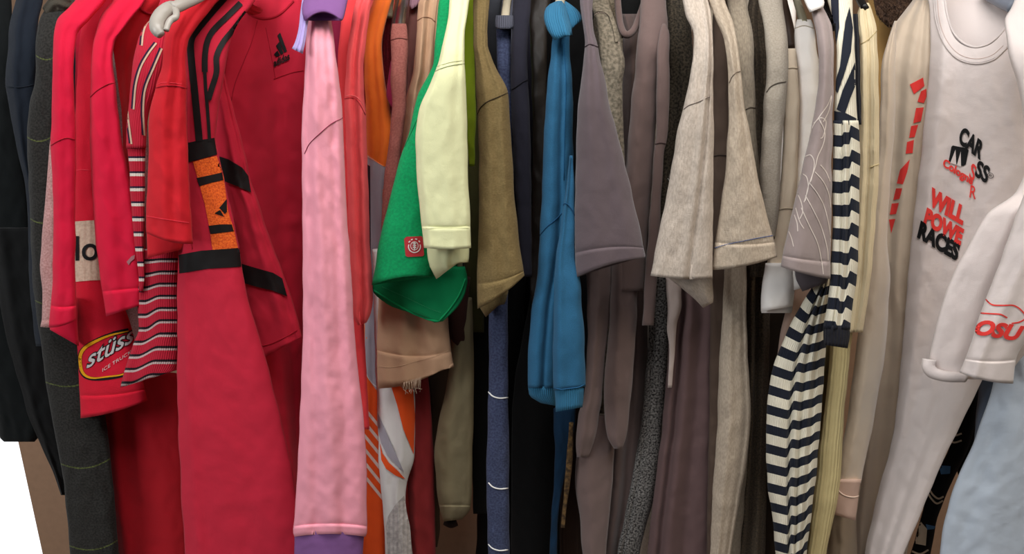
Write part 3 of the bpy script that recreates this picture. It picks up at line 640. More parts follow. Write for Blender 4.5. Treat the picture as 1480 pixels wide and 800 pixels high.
# --- cream tee
g = Thing('t_shirt', 'pale lime-cream T-shirt overlapping the green sleeve', 't-shirt', 648, 400, -.05, SHORT)
p = Piece(g, 'sleeve', [(-40, 668, 700), (-5, 650, 680), (20, 648, 676), (50, 643, 672), (90, 634, 671), (105, 628, 672), (130, 617, 673), (160, 606, 675), (200, 600, 676), (260, 603, 677), (320, 609, 680), (345, 612, 681), (358, 613, 681)], cream, d=-.05, back=.015, hem=31, wr=.7, n=36, folds=[(.12, .12, .08, .002), (.75, .8, .12, -.002)], bow=2)
p.seam('seam', [(629, 103), (640, 98), (655, 94), (671, 92)], thread((176, 182, 140)), r=.0005)
p.seam('seam', [(627, 98), (640, 93), (655, 89), (671, 87)], thread((214, 216, 170)), r=.0003)
p.stitches('stitching', [(611, 330), (640, 329), (680, 329)], thread((210, 212, 160)))
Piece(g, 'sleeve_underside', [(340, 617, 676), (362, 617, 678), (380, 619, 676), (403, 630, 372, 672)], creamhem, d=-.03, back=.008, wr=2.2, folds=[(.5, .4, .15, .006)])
# --- olive, dark olive, moss
g = Thing('t_shirt', 'moss green T-shirt, a thin bright strip beside the cream shoulder', 't-shirt', 677, 250, .02, SHORT)
Piece(g, 'sleeve', [(-10, 678, 692), (15, 672, 687), (40, 670, 686), (90, 669, 686), (160, 672, 688), (240, 678, 686)], lime, d=.015, back=.015)
Piece(g, 'body', [(70, 668, 692), (160, 670, 694), (300, 674, 696), (400, 670, 700), (480, 664, 700)], dkolive, d=.05, back=.06)
g = Thing('t_shirt', 'olive-brown T-shirt with a curved shoulder seam, right of the cream one', 't-shirt', 722, 440, -.035, SHORT)
p = Piece(g, 'sleeve', [(-50, 696, 730), (-10, 685, 708), (20, 683, 706), (50, 684, 704), (65, 684, 704), (80, 686, 709), (100, 687, 718), (135, 688, 734), (160, 690, 736), (200, 692, 739), (300, 692, 745), (350, 691, 751), (385, 690, 756), (446, 690, 398, 758)], olive, d=-.03, back=.018, wr=1., hem=20, n=36, folds=[(.3, .35, .14, .003), (.8, .7, .1, .002)], bow=5)
p.seam('seam', [(690, 166), (694, 156), (704, 147), (718, 141), (734, 134)], thread((58, 46, 28)), r=.0006)
Piece(g, 'sleeve_underside', [(420, 694, 735), (440, 692, 728), (458, 702, 440, 722)], olive, d=-.005, back=.008)
# --- blue-grey heather sweater
g = Thing('sweater', 'blue-grey heather sweater with thin white stripes seen low between black garments', 'sweater', 720, 860, .03, LONG)
Piece(g, 'collar', [(22, 717, 742), (28, 716, 743), (36, 716, 743), (42, 718, 740)], fabric('grey_rib', (96, 98, 112), heather=.3, rib=120, bump=.8), d=-.002, back=.016, wr=.5)
p = Piece(g, 'sleeve', [(36, 718, 740), (80, 717, 738), (130, 722, 740), (250, 718, 742), (380, 710, 738), (430, 706, 734), (500, 706, 734), (560, 706, 734), (640, 704, 736), (700, 703, 736), (800, 705, 737), (870, 706, 738)], denim, d=.01, back=.015, wr=1., bow=0)
for y in (566, 697, 786):
    p.seam('stripe', [(706, y), (712, y+6), (722, y+9), (734, y+8)], white, r=.0011)
g = Thing('clothes_hanger', 'pale hanger arm rising out of the grey ribbed collar', 'hanger', 730, 25, 0)
ptube(g, 'arm', [(730, 28, .0), (732, 10, .01), (735, -10, .02), (742, -45, .06)], .0055, hwood, sides=8, flat=.6)
g = Thing('t_shirt', 'dark slate T-shirt deep behind the olive-brown shoulder', 't-shirt', 710, 100, .05, SHORT)
Piece(g, 'sleeve', [(-40, 716, 740), (10, 706, 724), (60, 704, 722), (110, 708, 724), (250, 712, 730)], fabric('slate_black', (44, 46, 52), heather=.15), d=.045, back=.04)
# --- midnight tee
g = Thing('t_shirt', 'midnight navy T-shirt just left of the black nylon jacket', 't-shirt', 755, 400, 0, SHORT)
p = Piece(g, 'sleeve', [(-40, 752, 780), (0, 742, 768), (15, 741, 767), (40, 740, 764), (75, 739, 762), (110, 738, 763), (200, 741, 767), (300, 747, 768), (400, 752, 769)], navytee, d=.0, back=.015, wr=.7)
p.seam('seam', [(739, 130), (748, 124), (756, 118), (763, 115)], thread((20, 18, 26)))
g = Thing('jacket', 'black-brown nylon jacket crumpled at the shoulder, left of the blue polo', 'jacket', 775, 860, .04, LONG)
Piece(g, 'sleeve', [(-40, 776, 806), (0, 767, 796), (30, 765, 792), (60, 766, 790), (100, 768, 790), (200, 770, 792), (300, 768, 794), (400, 766, 790), (440, 768, 786)], puffer, d=.03, back=.04, wr=1.6)
Piece(g, 'body', [(-40, 790, 830), (200, 786, 832), (400, 770, 830), (600, 740, 812), (860, 738, 806)], blackw, d=.075, back=.1)
# --- blue polo
g = Thing('polo_shirt', 'steel blue polo shirt with turned-up ribbed collar and ribbed cuffs', 'polo shirt', 810, 595, -.03, SHORT)
p = Piece(g, 'sleeve', [(40, 801, 824), (60, 798, 823), (80, 796, 824), (100, 793, 826), (150, 789, 828), (200, 786, 828), (300, 782, 830), (340, 780, 829), (400, 776, 818), (450, 768, 812), (525, 763, 806), (560, 763, 803)], blue, d=-.012, back=.016, wr=.7, folds=[(.6, .55, .07, -.004), (.3, .3, .15, .003)])
p.seam('seam', [(780, 340), (790, 328), (802, 318), (812, 308)], thread((24, 72, 110)), r=.0006)
p.seam('seam', [(815, 62), (818, 120), (816, 200), (815, 260)], thread((24, 84, 126)), r=.0005)
Piece(g, 'cuff', [(558, 763, 804), (570, 765, 804), (582, 782, 586, 804)], bluerib, d=-.01, back=.012, wr=.4)
q = Piece(g, 'sleeve', [(225, 823, 828), (240, 821, 829), (270, 818, 830), (300, 814, 831), (340, 809, 831), (370, 804, 831), (400, 802, 838), (450, 800, 842), (500, 799, 845), (564, 800, 558, 846)], blue, d=-.034, back=.014, wr=.7, folds=[(.2, .2, .15, .003)])
q.seam('seam', [(811, 297), (818, 294), (826, 302), (831, 312)], thread((24, 72, 110)), r=.0007)
q.seam('seam', [(800, 560), (815, 563), (830, 562), (845, 555)], thread((34, 90, 130)), r=.0007)
Piece(g, 'cuff', [(560, 801, 844), (575, 802, 844), (595, 803, 588, 842)], bluerib, d=-.034, back=.012, wr=.4)
Piece(g, 'collar', [(1, 806, 812), (6, 795, 816), (14, 788, 819), (26, 786, 822), (40, 790, 826), (52, 797, 827), (58, 801, 50, 827)], bluerib, d=-.03, back=.014, wr=.5, folds=[(.6, .8, .2, .004)])
Piece(g, 'collar_wing', [(2, 810, 818), (12, 812, 832), (22, 814, 840), (34, 818, 28, 841), (46, 822, 36, 832)], bluerib, d=-.018, back=.01, wr=.5)
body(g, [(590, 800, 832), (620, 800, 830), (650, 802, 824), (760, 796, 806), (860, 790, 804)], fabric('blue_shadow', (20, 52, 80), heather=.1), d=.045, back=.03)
g = Thing('clothes_hanger', 'pale hanger tip above the blue polo collar', 'hanger', 809, 3, -.01)
ptube(g, 'arm', [(809, 6, -.025), (811, -6, -.01), (816, -40, .03)], .006, hwood, sides=8, flat=.6)
g = Thing('strap', 'thin brown woven strap dangling low right of the blue polo cuffs', 'strap', 814, 762, .02)
Piece(g, 'webbing', [(610, 823, 829), (660, 819, 828), (700, 816, 824), (740, 812, 818), (762, 811, 816)], fabric('brown_weave', (110, 84, 50), (60, 44, 28), scale=160, bump=.8), d=.02, back=.004, wr=.5)
# --- plum tee, mottled tee
g = Thing('t_shirt', 'plum-grey T-shirt with a wide flared sleeve and doubled hem', 't-shirt', 880, 400, -.04, SHORT)
p = Piece(g, 'sleeve', [(-50, 846, 876), (-10, 838, 858), (20, 840, 856), (40, 843, 858), (66, 846, 864), (85, 844, 867), (100, 842, 871), (150, 836, 881), (200, 833, 894), (250, 832, 907), (300, 831, 918), (350, 831, 929), (401, 831, 372, 933)], plum, d=-.035, back=.018, wr=.5, hem=24, n=40, folds=[(.3, .35, .2, .004), (.7, .8, .14, .002)], bow=-5)
p.seam('seam', [(845, 68), (853, 64), (864, 68)], thread((60, 48, 52)))
g = Thing('t_shirt', 'mottled grey-beige T-shirt with raw-edged neckband', 't-shirt', 888, 230, 0, SHORT)
p = Piece(g, 'sleeve', [(-40, 862, 892), (0, 853, 880), (15, 857, 884), (30, 861, 889), (70, 866, 900), (90, 868, 903), (120, 869, 900), (150, 871, 900), (200, 880, 902), (240, 888, 903)], camo, d=.008, back=.015, wr=1.6)
p.ribbon('neckband', [[(857, 18), (864, 14), (874, 15), (882, 22), (888, 40), (892, 60)]], 5, camo, off=.003)
p.stitches('stitching', [(858, 22), (866, 18), (876, 20), (884, 28), (890, 48), (895, 66)], thread((220, 196, 180)), r=.0006)
# --- taupe
g = Thing('sweatshirt', 'taupe fleece top with a deep neckline, black inside, and long folds', 'sweatshirt', 900, 860, .02, LONG)
bl = Piece(g, 'neck_inside', [(-40, 885, 940), (0, 890, 935), (30, 893, 928), (55, 898, 918)], black, d=.06, back=.04)  # plain black piece filling the neck opening
p = Piece(g, 'body', [(20, 893, 930), (60, 900, 940), (120, 900, 946), (200, 894, 944), (300, 890, 940), (400, 882, 938), (500, 880, 936), (600, 876, 930), (700, 870, 925), (800, 862, 912), (870, 858, 905)], taupedk, d=.05, back=.05, folds=[(.3, .4, .12, .006), (.65, .6, .08, -.006)])
ptube(g, 'neckband', [(891, -30, .03), (893, 5, .03), (896, 32, .025), (901, 47, .02), (908, 50, .02), (917, 42, .022), (925, 22, .025), (932, 0, .03), (938, -30, .04)], .0045, taupe, flat=.7)
p = Piece(g, 'sleeve', [(-40, 930, 972), (0, 926, 963), (40, 924, 966), (60, 921, 966), (100, 918, 952), (150, 912, 950), (200, 908, 947), (280, 900, 941), (350, 892, 935), (420, 884, 930)], taupe, d=.012, back=.018, wr=.6, folds=[(.5, .35, .25, .003)])
q = Piece(g, 'sleeve_fold', [(34, 958, 962), (48, 953, 967), (70, 950, 968), (120, 949, 968), (200, 948, 964), (208, 947, 963), (215, 946, 961), (300, 940, 955), (400, 932, 950), (470, 928, 945)], taupe, d=.0, back=.012, wr=.4)
q.seam('seam', [(947, 208), (955, 206), (963, 208)], thread((84, 66, 64)))
Piece(g, 'sleeve', [(370, 884, 923), (450, 881, 921), (520, 876, 916), (560, 872, 913), (600, 873, 909), (630, 878, 906), (648, 888, 900)], taupe, d=.012, back=.016, wr=1., folds=[(.3, .5, .2, .004)])
Piece(g, 'sleeve', [(370, 847, 887), (450, 849, 882), (520, 848, 874), (580, 842, 870), (600, 836, 866), (640, 832, 858), (660, 834, 850)], taupe, d=.015, back=.016, wr=1.2, folds=[(.5, .3, .2, .004)])
Piece(g, 'sleeve', [(600, 846, 890), (640, 836, 888), (690, 831, 886), (750, 838, 880), (800, 842, 876), (870, 846, 872)], taupe, d=.03, back=.02, wr=.9, folds=[(.4, .4, .2, .004)])
# --- black fleck
g = Thing('sweater', 'black and white flecked wool sweater left of the oat-grey T-shirt', 'sweater', 920, 860, .03, LONG)
Piece(g, 'sleeve', [(-40, 975, 1010), (0, 963, 995), (50, 964, 1000), (100, 963, 1003), (180, 958, 998), (260, 954, 985), (330, 948, 975)], tweedk, d=.03, back=.02, folds=[(.4, .4, .1, -.004)])
p = Piece(g, 'body', [(250, 950, 985), (350, 945, 975), (400, 942, 965), (500, 936, 966), (600, 928, 958), (700, 912, 948), (800, 892, 924), (870, 880, 912)], tweed, d=.035, back=.02, wr=1., folds=[(.3, .25, .08, -.004)])
p.stitches('stitching', [(957, 240), (962, 252), (968, 262)], white, r=.0005)
# --- oat-grey tee
g = Thing('t_shirt', 'oat-grey heather T-shirt with a folded flap and pointed sleeve end', 't-shirt', 985, 440, -.045, SHORT)
p = Piece(g, 'sleeve', [(-50, 1000, 1040), (-10, 986, 1020), (0, 987, 1023), (20, 990, 1028), (50, 1002, 1030), (80, 1002, 1031), (110, 997, 1031), (140, 991, 1031), (200, 977, 1032), (250, 969, 1031), (300, 960, 1031), (350, 949, 1030), (398, 940, 402, 1030)], heath1, d=-.04, back=.016, wr=1., n=44, hem=0, folds=[(.97, .62, .05, -.005), (.85, .5, .1, .003)], bow=3)
p.seam('seam', [(988, 158), (996, 152), (1010, 147), (1031, 137)], thread((120, 108, 100)), r=.0005)
Piece(g, 'sleeve_underside', [(380, 948, 1030), (398, 962, 1030), (415, 984, 1030), (432, 1004, 1031), (445, 1016, 437, 1031)], heath1, d=-.02, back=.008, wr=1.4, hem=0)
# --- mauve brown sweatshirt
g = Thing('sweatshirt', 'mauve-brown sweatshirt body hanging in long folds under the oat-grey sleeve', 'sweatshirt', 985, 860, .03, LONG)
Piece(g, 'body', [(380, 968, 1042), (450, 970, 1044), (500, 966, 1042), (560, 962, 1040), (640, 954, 1037), (720, 944, 1034), (800, 936, 1030), (870, 930, 1026)], mauve, d=.025, back=.05, wr=.8, n=40, folds=[(.1, .05, .07, .006), (.24, .18, .04, -.008), (.4, .3, .09, .006), (.62, .55, .1, -.006)])
Piece(g, 'facing', [(400, 962, 984), (440, 964, 985), (470, 964, 978), (500, 967, 976), (560, 965, 971)], fabric('pale_facing', (190, 172, 164), heather=.06), d=.012, back=.006, wr=1.)
g = Thing('long_sleeve_shirt', 'dark brown shirt, a shadowed strip right of the oat-grey T-shirt', 'shirt', 1040, 860, .05, LONG)
p = Piece(g, 'sleeve', [(-20, 1034, 1060), (30, 1030, 1056), (100, 1029, 1056), (225, 1029, 1056), (400, 1027, 1054), (500, 1026, 1050), (870, 1020, 1040)], brown, d=.015, back=.03)
p.seam('seam', [(1030, 226), (1040, 224), (1052, 225)], thread((44, 34, 28)))
# --- warm grey tee w/ blue stitching
g = Thing('t_shirt', 'warm grey heather T-shirt with blue stitching round the sleeve hem', 't-shirt', 1075, 385, -.035, SHORT)
p = Piece(g, 'sleeve', [(-50, 1036, 1070), (-5, 1023, 1047), (15, 1029, 1053), (30, 1035, 1059), (60, 1047, 1066), (100, 1052, 1070), (150, 1053, 1076), (200, 1051, 1086), (250, 1048, 1094), (300, 1041, 1106), (350, 1033, 1119), (390, 1029, 371, 1124)], heath2, d=-.035, back=.016, wr=1., hem=30, n=40, folds=[(.4, .5, .2, .003), (.75, .8, .1, -.002)], bow=4)
p.seam('seam', [(1054, 120), (1058, 111), (1064, 105), (1070, 103)], thread((110, 96, 84)), r=.0005)
p.stitches('stitching', [(1033, 358), (1050, 353), (1070, 349), (1095, 344), (1118, 340)], thread((70, 92, 140)), r=.0006)
q = Piece(g, 'body', [(300, 1050, 1085), (390, 1046, 1079), (450, 1044, 1079), (550, 1038, 1083), (600, 1037, 1085), (650, 1034, 1081), (700, 1030, 1073), (750, 1028, 1064), (800, 1026, 1056), (870, 1020, 1044)], heath2, d=.012, back=.02, wr=.9, folds=[(.35, .4, .15, .004), (.85, .85, .1, -.003)])
Piece(g, 'body', [(600, 1055, 1086), (700, 1050, 1078), (800, 1032, 1070), (870, 1024, 1066)], heath3, d=.03, back=.01)
# --- sage, smoke, stone
g = Thing('t_shirt', 'sage-grey heather T-shirt directly right of the blue-stitched one', 't-shirt', 1095, 330, 0, SHORT)
p = Piece(g, 'sleeve', [(-50, 1068, 1100), (0, 1050, 1080), (50, 1058, 1088), (100, 1064, 1090), (155, 1072, 1092), (200, 1076, 1094), (260, 1082, 1100), (340, 1092, 1112)], heath3, d=-.002, back=.014, wr=.9)
p.seam('seam', [(1078, 158), (1085, 155), (1092, 156)], thread((96, 86, 74)))
g = Thing('sweater', 'smoke-brown heather sweater with narrow folds behind the sage-grey T-shirt', 'sweater', 1095, 860, .04, LONG)
Piece(g, 'sleeve', [(-40, 1092, 1128), (20, 1080, 1112), (100, 1086, 1114), (200, 1088, 1112), (300, 1092, 1116), (400, 1082, 1112)], heathk, d=.022, back=.02, folds=[(.5, .5, .1, -.005), (.25, .3, .12, .004)])
Piece(g, 'body', [(380, 1076, 1116), (500, 1078, 1112), (600, 1078, 1110), (700, 1070, 1108), (800, 1062, 1106), (870, 1058, 1104)], heathk, d=.045, back=.05, folds=[(.45, .4, .08, -.008), (.25, .25, .1, .005), (.75, .7, .1, .005)])
g = Thing('t_shirt', 'stone-grey heather T-shirt left of the ecru and white ones', 't-shirt', 1115, 340, -.01, SHORT)
p = Piece(g, 'sleeve', [(-50, 1112, 1150), (-5, 1095, 1130), (30, 1102, 1135), (60, 1106, 1138), (100, 1108, 1139), (150, 1104, 1136), (200, 1101, 1131), (250, 1098, 1128), (300, 1100, 1126), (345, 1106, 1120)], heath4, d=-.014, back=.016, wr=.7)
p.seam('seam', [(1108, 133), (1114, 125), (1124, 120), (1136, 118)], thread((92, 84, 74)))
# --- ecru polo
g = Thing('long_sleeve_shirt', 'ecru shirt with a ribbed shoulder band, left of the white T-shirt', 'shirt', 1130, 420, .0, LONG)
p = Piece(g, 'sleeve', [(70, 1138, 1150), (76, 1137, 1151), (100, 1135, 1153), (150, 1134, 1155), (200, 1132, 1154), (260, 1128, 1152), (300, 1124, 1149), (330, 1118, 1146), (400, 1106, 1142), (420, 1104, 1140)], ecru, d=-.002, back=.012, wr=.5)
p.seam('seam', [(1123, 304), (1135, 301), (1148, 302)], thread((176, 160, 138)))
p.seam('seam', [(1135, 100), (1144, 98), (1153, 99)], thread((200, 184, 160)))
g = Thing('t_shirt', 'white cotton T-shirt hanging from a shiny hanger, sleeve end low', 't-shirt', 1125, 450, .0, SHORT)
p = Piece(g, 'sleeve', [(28, 1152, 1172), (34, 1150, 1175), (50, 1148, 1178), (75, 1149, 1181), (100, 1152, 1186), (150, 1155, 1188), (200, 1154, 1182), (300, 1144, 1170), (360, 1126, 1164), (400, 1108, 1150), (430, 1100, 1148), (452, 1100, 1144)], whitet, d=.006, back=.014, wr=.6)
p.seam('seam', [(1149, 41), (1162, 37), (1176, 41)], thread((206, 192, 172)))
Piece(g, 'sleeve', [(380, 1106, 1146), (410, 1101, 1148), (450, 1100, 442, 1146)], whitet, d=-.008, back=.012, wr=.6)
Piece(g, 'sleeve_underside', [(385, 1145, 1160), (420, 1145, 416, 1160)], whitet, d=-.008, back=.006, wr=.6)
g = Thing('clothes_hanger', 'shiny pale hanger arm rising out of the white T-shirt', 'hanger', 1158, 30, .01)
ptube(g, 'arm', [(1162, 34, .005), (1157, 16, .008), (1150, -4, .02), (1136, -45, .06)], .0062, plain('pale_metal', (206, 202, 176), .25, .7), sides=6, flat=.6)
g = Thing('clothes_hanger', 'dark hanger arm between the stone-grey and white T-shirts', 'hanger', 1143, 65, .04)
ptube(g, 'arm', [(1145, 70, .035), (1139, 35, .035), (1131, 0, .045), (1120, -45, .07)], .007, plain('dark_wood', (66, 50, 42), .5), sides=8, flat=.6)
# --- mauve grey w/ line print
g = Thing('t_shirt', 'mauve-grey T-shirt with a fine white line drawing on the sleeve', 't-shirt', 1165, 400, -.04, SHORT)
p = Piece(g, 'sleeve', [(-40, 1158, 1192), (8, 1170, 1190), (20, 1173, 1195), (40, 1178, 1203), (70, 1182, 1205), (100, 1184, 1205), (150, 1179, 1204), (200, 1169, 1203), (250, 1158, 1202), (300, 1146, 1202), (350, 1135, 1201), (385, 1128, 403, 1200)], wing, d=-.036, back=.016, wr=.5, hem=20, n=36, folds=[(.5, .35, .25, .004), (.85, .8, .08, -.002)], bow=2)
lines = [[(1202, 138), (1196, 152), (1186, 166), (1175, 182), (1170, 196)], [(1202, 140), (1198, 160), (1190, 176)], [(1176, 178), (1186, 170), (1194, 176), (1190, 196), (1186, 200)], [(1184, 172), (1192, 190), (1190, 208), (1182, 226), (1178, 242), (1168, 270), (1164, 290)],
    [(1163, 226), (1172, 224), (1177, 236), (1173, 258), (1170, 264)], [(1158, 250), (1166, 256), (1168, 272), (1162, 292)], [(1152, 278), (1158, 292), (1160, 306), (1156, 316)], [(1186, 238), (1194, 248), (1200, 262)], [(1178, 248), (1190, 262), (1198, 280), (1201, 300)],
    [(1170, 264), (1182, 280), (1192, 300), (1199, 330), (1201, 350)], [(1164, 282), (1176, 304), (1188, 330), (1196, 360), (1197, 376)], [(1158, 300), (1170, 326), (1182, 352), (1188, 380), (1190, 396)], [(1148, 310), (1152, 322), (1153, 334)], [(1140, 334), (1144, 344), (1147, 356)], [(1150, 300), (1156, 320), (1162, 330)]]
p.ribbon('line_drawing', lines, 1.3, plain('pale_line_print', (226, 212, 202), .7), off=.0007, step=8)
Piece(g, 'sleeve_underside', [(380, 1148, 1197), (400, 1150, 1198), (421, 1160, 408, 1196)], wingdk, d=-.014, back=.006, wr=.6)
Piece(g, 'collar', [(-35, 1148, 1186), (-10, 1158, 1188), (4, 1163, 1191), (18, 1170, 10, 1190)], whitet, d=-.045, back=.01, wr=.5)
body(g, [(400, 1150, 1182), (450, 1135, 1168), (520, 1122, 1150), (600, 1115, 1140), (700, 1110, 1130)], fabric('pink_beige_lining', (186, 156, 140), heather=.06), d=.03, back=.02)
g = Thing('clothes_hanger', 'black hanger with a clip loop above the mauve-grey shoulder', 'hanger', 1200, 40, 0)
ptube(g, 'arm', [(1178, -45, .06), (1188, -5, .01), (1198, 18, -.005), (1206, 40, -.01)], .0055, plain('black_plastic', (22, 20, 22), .4), sides=8)
ptube(g, 'clip', [(1196, 14, -.014), (1202, 20, -.016), (1202, 28, -.016), (1196, 26, -.014)], .003, plain('black_plastic', (22, 20, 22), .4), sides=8)
# --- navy striped cardigan
g = Thing('cardigan', 'navy and cream striped cotton cardigan with dark ribbed cuffs', 'cardigan', 1160, 860, -.02, LONG)
p = Piece(g, 'shoulder', [(-40, 1180, 1232), (0, 1196, 1232), (40, 1206, 1234), (80, 1209, 1236), (120, 1208, 1237), (150, 1206, 1238), (180, 1205, 1240)], nstr3, d=-.03, back=.018, wr=.5)
nb = plain('navy_knit', NV, .9)
p.patch('stripe', [[(1200, -10), (1212, -10), (1213, 40), (1206, 75), (1203, 40)]], nb)
p.patch('stripe', [[(1228, 10), (1233, 40), (1230, 75), (1220, 108), (1210, 135), (1205, 125), (1214, 96), (1218, 60), (1222, 30)]], nb)
p.patch('stripe', [[(1236, 90), (1238, 120), (1229, 142), (1221, 165), (1209, 158), (1218, 130), (1228, 108)]], nb)
p.patch('stripe', [[(1204, 160), (1222, 163), (1240, 172), (1242, 182), (1204, 180)]], nb)
def shn(s, t):
    a = 1/(1+np.exp(-(s-.36-.1*t)*80)); b = 1/(1+np.exp(-(s-.64-.06*t)*80)); return 6*a*(1-t)-6*a*t + 11*b - 3*s - 18*np.maximum(0, s-.66)
p = Piece(g, 'sleeve', [(174, 1204, 1240), (182, 1204, 1241), (250, 1203, 1243), (300, 1203, 1242), (350, 1202, 1241), (400, 1200, 1238), (440, 1196, 1232), (474, 1190, 476, 1229)], nstr, d=-.032, back=.016, wr=.5, vshift=shn, folds=[(.48, .45, .05, .003), (.36, .36, .04, -.003), (.62, .6, .04, -.003)], n=36)
Piece(g, 'cuff', [(470, 1191, 1228), (480, 1190, 1228), (498, 1190, 503, 1225)], navyrib, d=-.032, back=.012, wr=.3)
def shb(s, t):
    a = 1/(1+np.exp(-(s-.44)*70)); b = 1/(1+np.exp(-(s-.64)*70)); c = 1/(1+np.exp(-(s-.88)*60)); return -22*s*(1-t)-10*s + 17*a + 3*b + 40*np.maximum(0, s-.64) + 10*c*t
p = Piece(g, 'body', [(385, 1184, 1206), (410, 1176, 1203), (430, 1164, 1201), (460, 1147, 1198), (500, 1128, 1194), (550, 1113, 1190), (600, 1108, 1187), (650, 1107, 1183), (700, 1109, 1178), (750, 1117, 1172), (800, 1121, 1166), (870, 1126, 1160)], nstr2, d=-.006, back=.022, wr=.8, vshift=shb, folds=[(.45, .43, .03, -.007), (.54, .54, .06, .004), (.65, .63, .025, -.005), (.75, .75, .08, .004), (.82, .82, .04, -.004)], n=44)
Piece(g, 'placket', [(20, 1230, 1240), (80, 1231, 1243), (120, 1232, 1244), (180, 1237, 1245)], navyrib, d=-.01, back=.01, wr=.3)
# --- butter shirt
g = Thing('long_sleeve_shirt', 'pale butter-yellow knit shirt, long narrow fall right of the striped cardigan', 'shirt', 1195, 860, .0, LONG)
p = Piece(g, 'sleeve', [(4, 1248, 1256), (10, 1242, 1259), (20, 1239, 1262), (45, 1240, 1268), (60, 1243, 1268), (100, 1243, 1270), (200, 1241, 1271), (236, 1241, 1271), (300, 1238, 1267), (400, 1232, 1259), (480, 1224, 1247)], butter, d=.002, back=.016, wr=.5, folds=[(.5, .45, .1, -.003), (.8, .75, .1, .002)])
p.seam('seam', [(1243, 64), (1254, 58), (1268, 44)], thread((196, 176, 130)))
p.seam('seam', [(1258, 242), (1264, 239), (1271, 237)], thread((204, 186, 140)))
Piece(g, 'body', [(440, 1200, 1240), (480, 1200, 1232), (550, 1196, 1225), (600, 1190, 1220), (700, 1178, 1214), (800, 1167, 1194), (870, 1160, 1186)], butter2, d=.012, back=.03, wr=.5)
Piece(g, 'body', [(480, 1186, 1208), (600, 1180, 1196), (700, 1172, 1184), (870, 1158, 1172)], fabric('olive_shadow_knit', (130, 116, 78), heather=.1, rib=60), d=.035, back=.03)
g = Thing('clothes_hanger', 'black hanger arm above the butter-yellow collar', 'hanger', 1245, 10, .0)
ptube(g, 'arm', [(1250, 12, -.002), (1243, 0, .01), (1234, -18, .03), (1222, -50, .07)], .005, plain('black_plastic', (22, 20, 22), .4), sides=8)
# --- golden jacket with fur
g = Thing('coat', 'golden suede coat with brown fur collar, behind the white shirts', 'coat', 1285, 300, .25)
Piece(g, 'body', [(-40, 1250, 1330), (15, 1256, 1310), (50, 1262, 1300), (90, 1264, 1292), (200, 1262, 1290), (500, 1240, 1270)], gold, d=.16, back=.05)
fp = Piece(g, 'fur_collar', [(-50, 1262, 1370), (-10, 1262, 1350), (10, 1264, 1336), (28, 1272, 1316), (40, 1284, 36, 1298)], fur, d=.115, back=.02, wr=3)
V = []; Fs = []
for k in range(2600):
    x = random.uniform(1264, 1340); y = random.uniform(-20, 36); 
    if y > 36-(x-1290)*.6 or y > 24+(x-1264)*.9: continue
    a = fp.pos(x, y, .0); b_ = a+np.array((random.gauss(0, .0025), -random.uniform(.004, .009), random.gauss(-.002, .0025))); k0 = len(V)
    V += [a+np.array((.0005, 0, 0)), a-np.array((.0005, 0, 0)), b_]; Fs.append([k0, k0+1, k0+2])
V = np.array(V); o = g.mesh('fur', V, Fs, fur, {'metric': V[:, :2], 'length': V[:, :2]}, smooth=False); o['kind'] = 'stuff'
# --- pearl white shirt A
g = Thing('long_sleeve_shirt', 'pearl white sports shirt with tall red block letters running down its chest', 'shirt', 1270, 860, .06, LONG)
b = Piece(g, 'body', [(-40, 1338, 1352), (-5, 1322, 1346), (15, 1308, 1347), (35, 1293, 1348), (60, 1283, 1349), (90, 1275, 1348), (150, 1273, 1344), (200, 1272, 1340), (300, 1268, 1332), (400, 1262, 1326), (500, 1256, 1340), (600, 1248, 1336), (700, 1238, 1325), (800, 1232, 1310), (870, 1228, 1300)], polyA, d=.1, dr=.075, back=.03, bulge=.008, wr=.8, n=44, folds=[(.2, .12, .1, .002, .007), (.38, .32, .1, -.001, -.004), (.55, .5, .12, .002, .006), (.75, .7, .08, -.003)])
b.patch('printed_letter', [[(1315, 122), (1334, 112), (1336, 124), (1321, 136)], [(1331, 132), (1339, 128), (1339, 140), (1335, 149), (1326, 147)], [(1324, 156), (1335, 155), (1331, 175), (1320, 178)], [(1317, 182), (1327, 180), (1322, 198), (1314, 199)],
    [(1311, 205), (1321, 202), (1319, 221), (1309, 222)], [(1315, 230), (1311, 249), (1305, 266), (1296, 265), (1301, 245)], [(1295, 272), (1304, 272), (1300, 287), (1291, 289)], [(1289, 294), (1299, 293), (1295, 309), (1286, 310)], [(1285, 317), (1294, 316), (1288, 337)]], rink, off=.0012)
s = Piece(g, 'sleeve', [(30, 1294, 1298), (60, 1283, 1295), (90, 1275, 1294), (150, 1272, 1294), (200, 1271, 1292), (300, 1261, 1284), (340, 1258, 1282), (400, 1252, 1286), (500, 1238, 1280), (600, 1225, 1264), (660, 1214, 1252), (698, 1208, 1244)], polyA, d=.035, back=.016, wr=.6, folds=[(.6, .4, .2, .003)])
Piece(g, 'cuff', [(692, 1206, 1245), (702, 1205, 1243), (725, 1203, 1240), (742, 1202, 752, 1236)], fabric('pearl_rib', (218, 184, 166), heather=.05, rough=.5), d=.033, back=.012, wr=.4).seam('seam', [(1206, 702), (1218, 714), (1232, 718), (1242, 716)], thread((238, 214, 196)), r=.001)
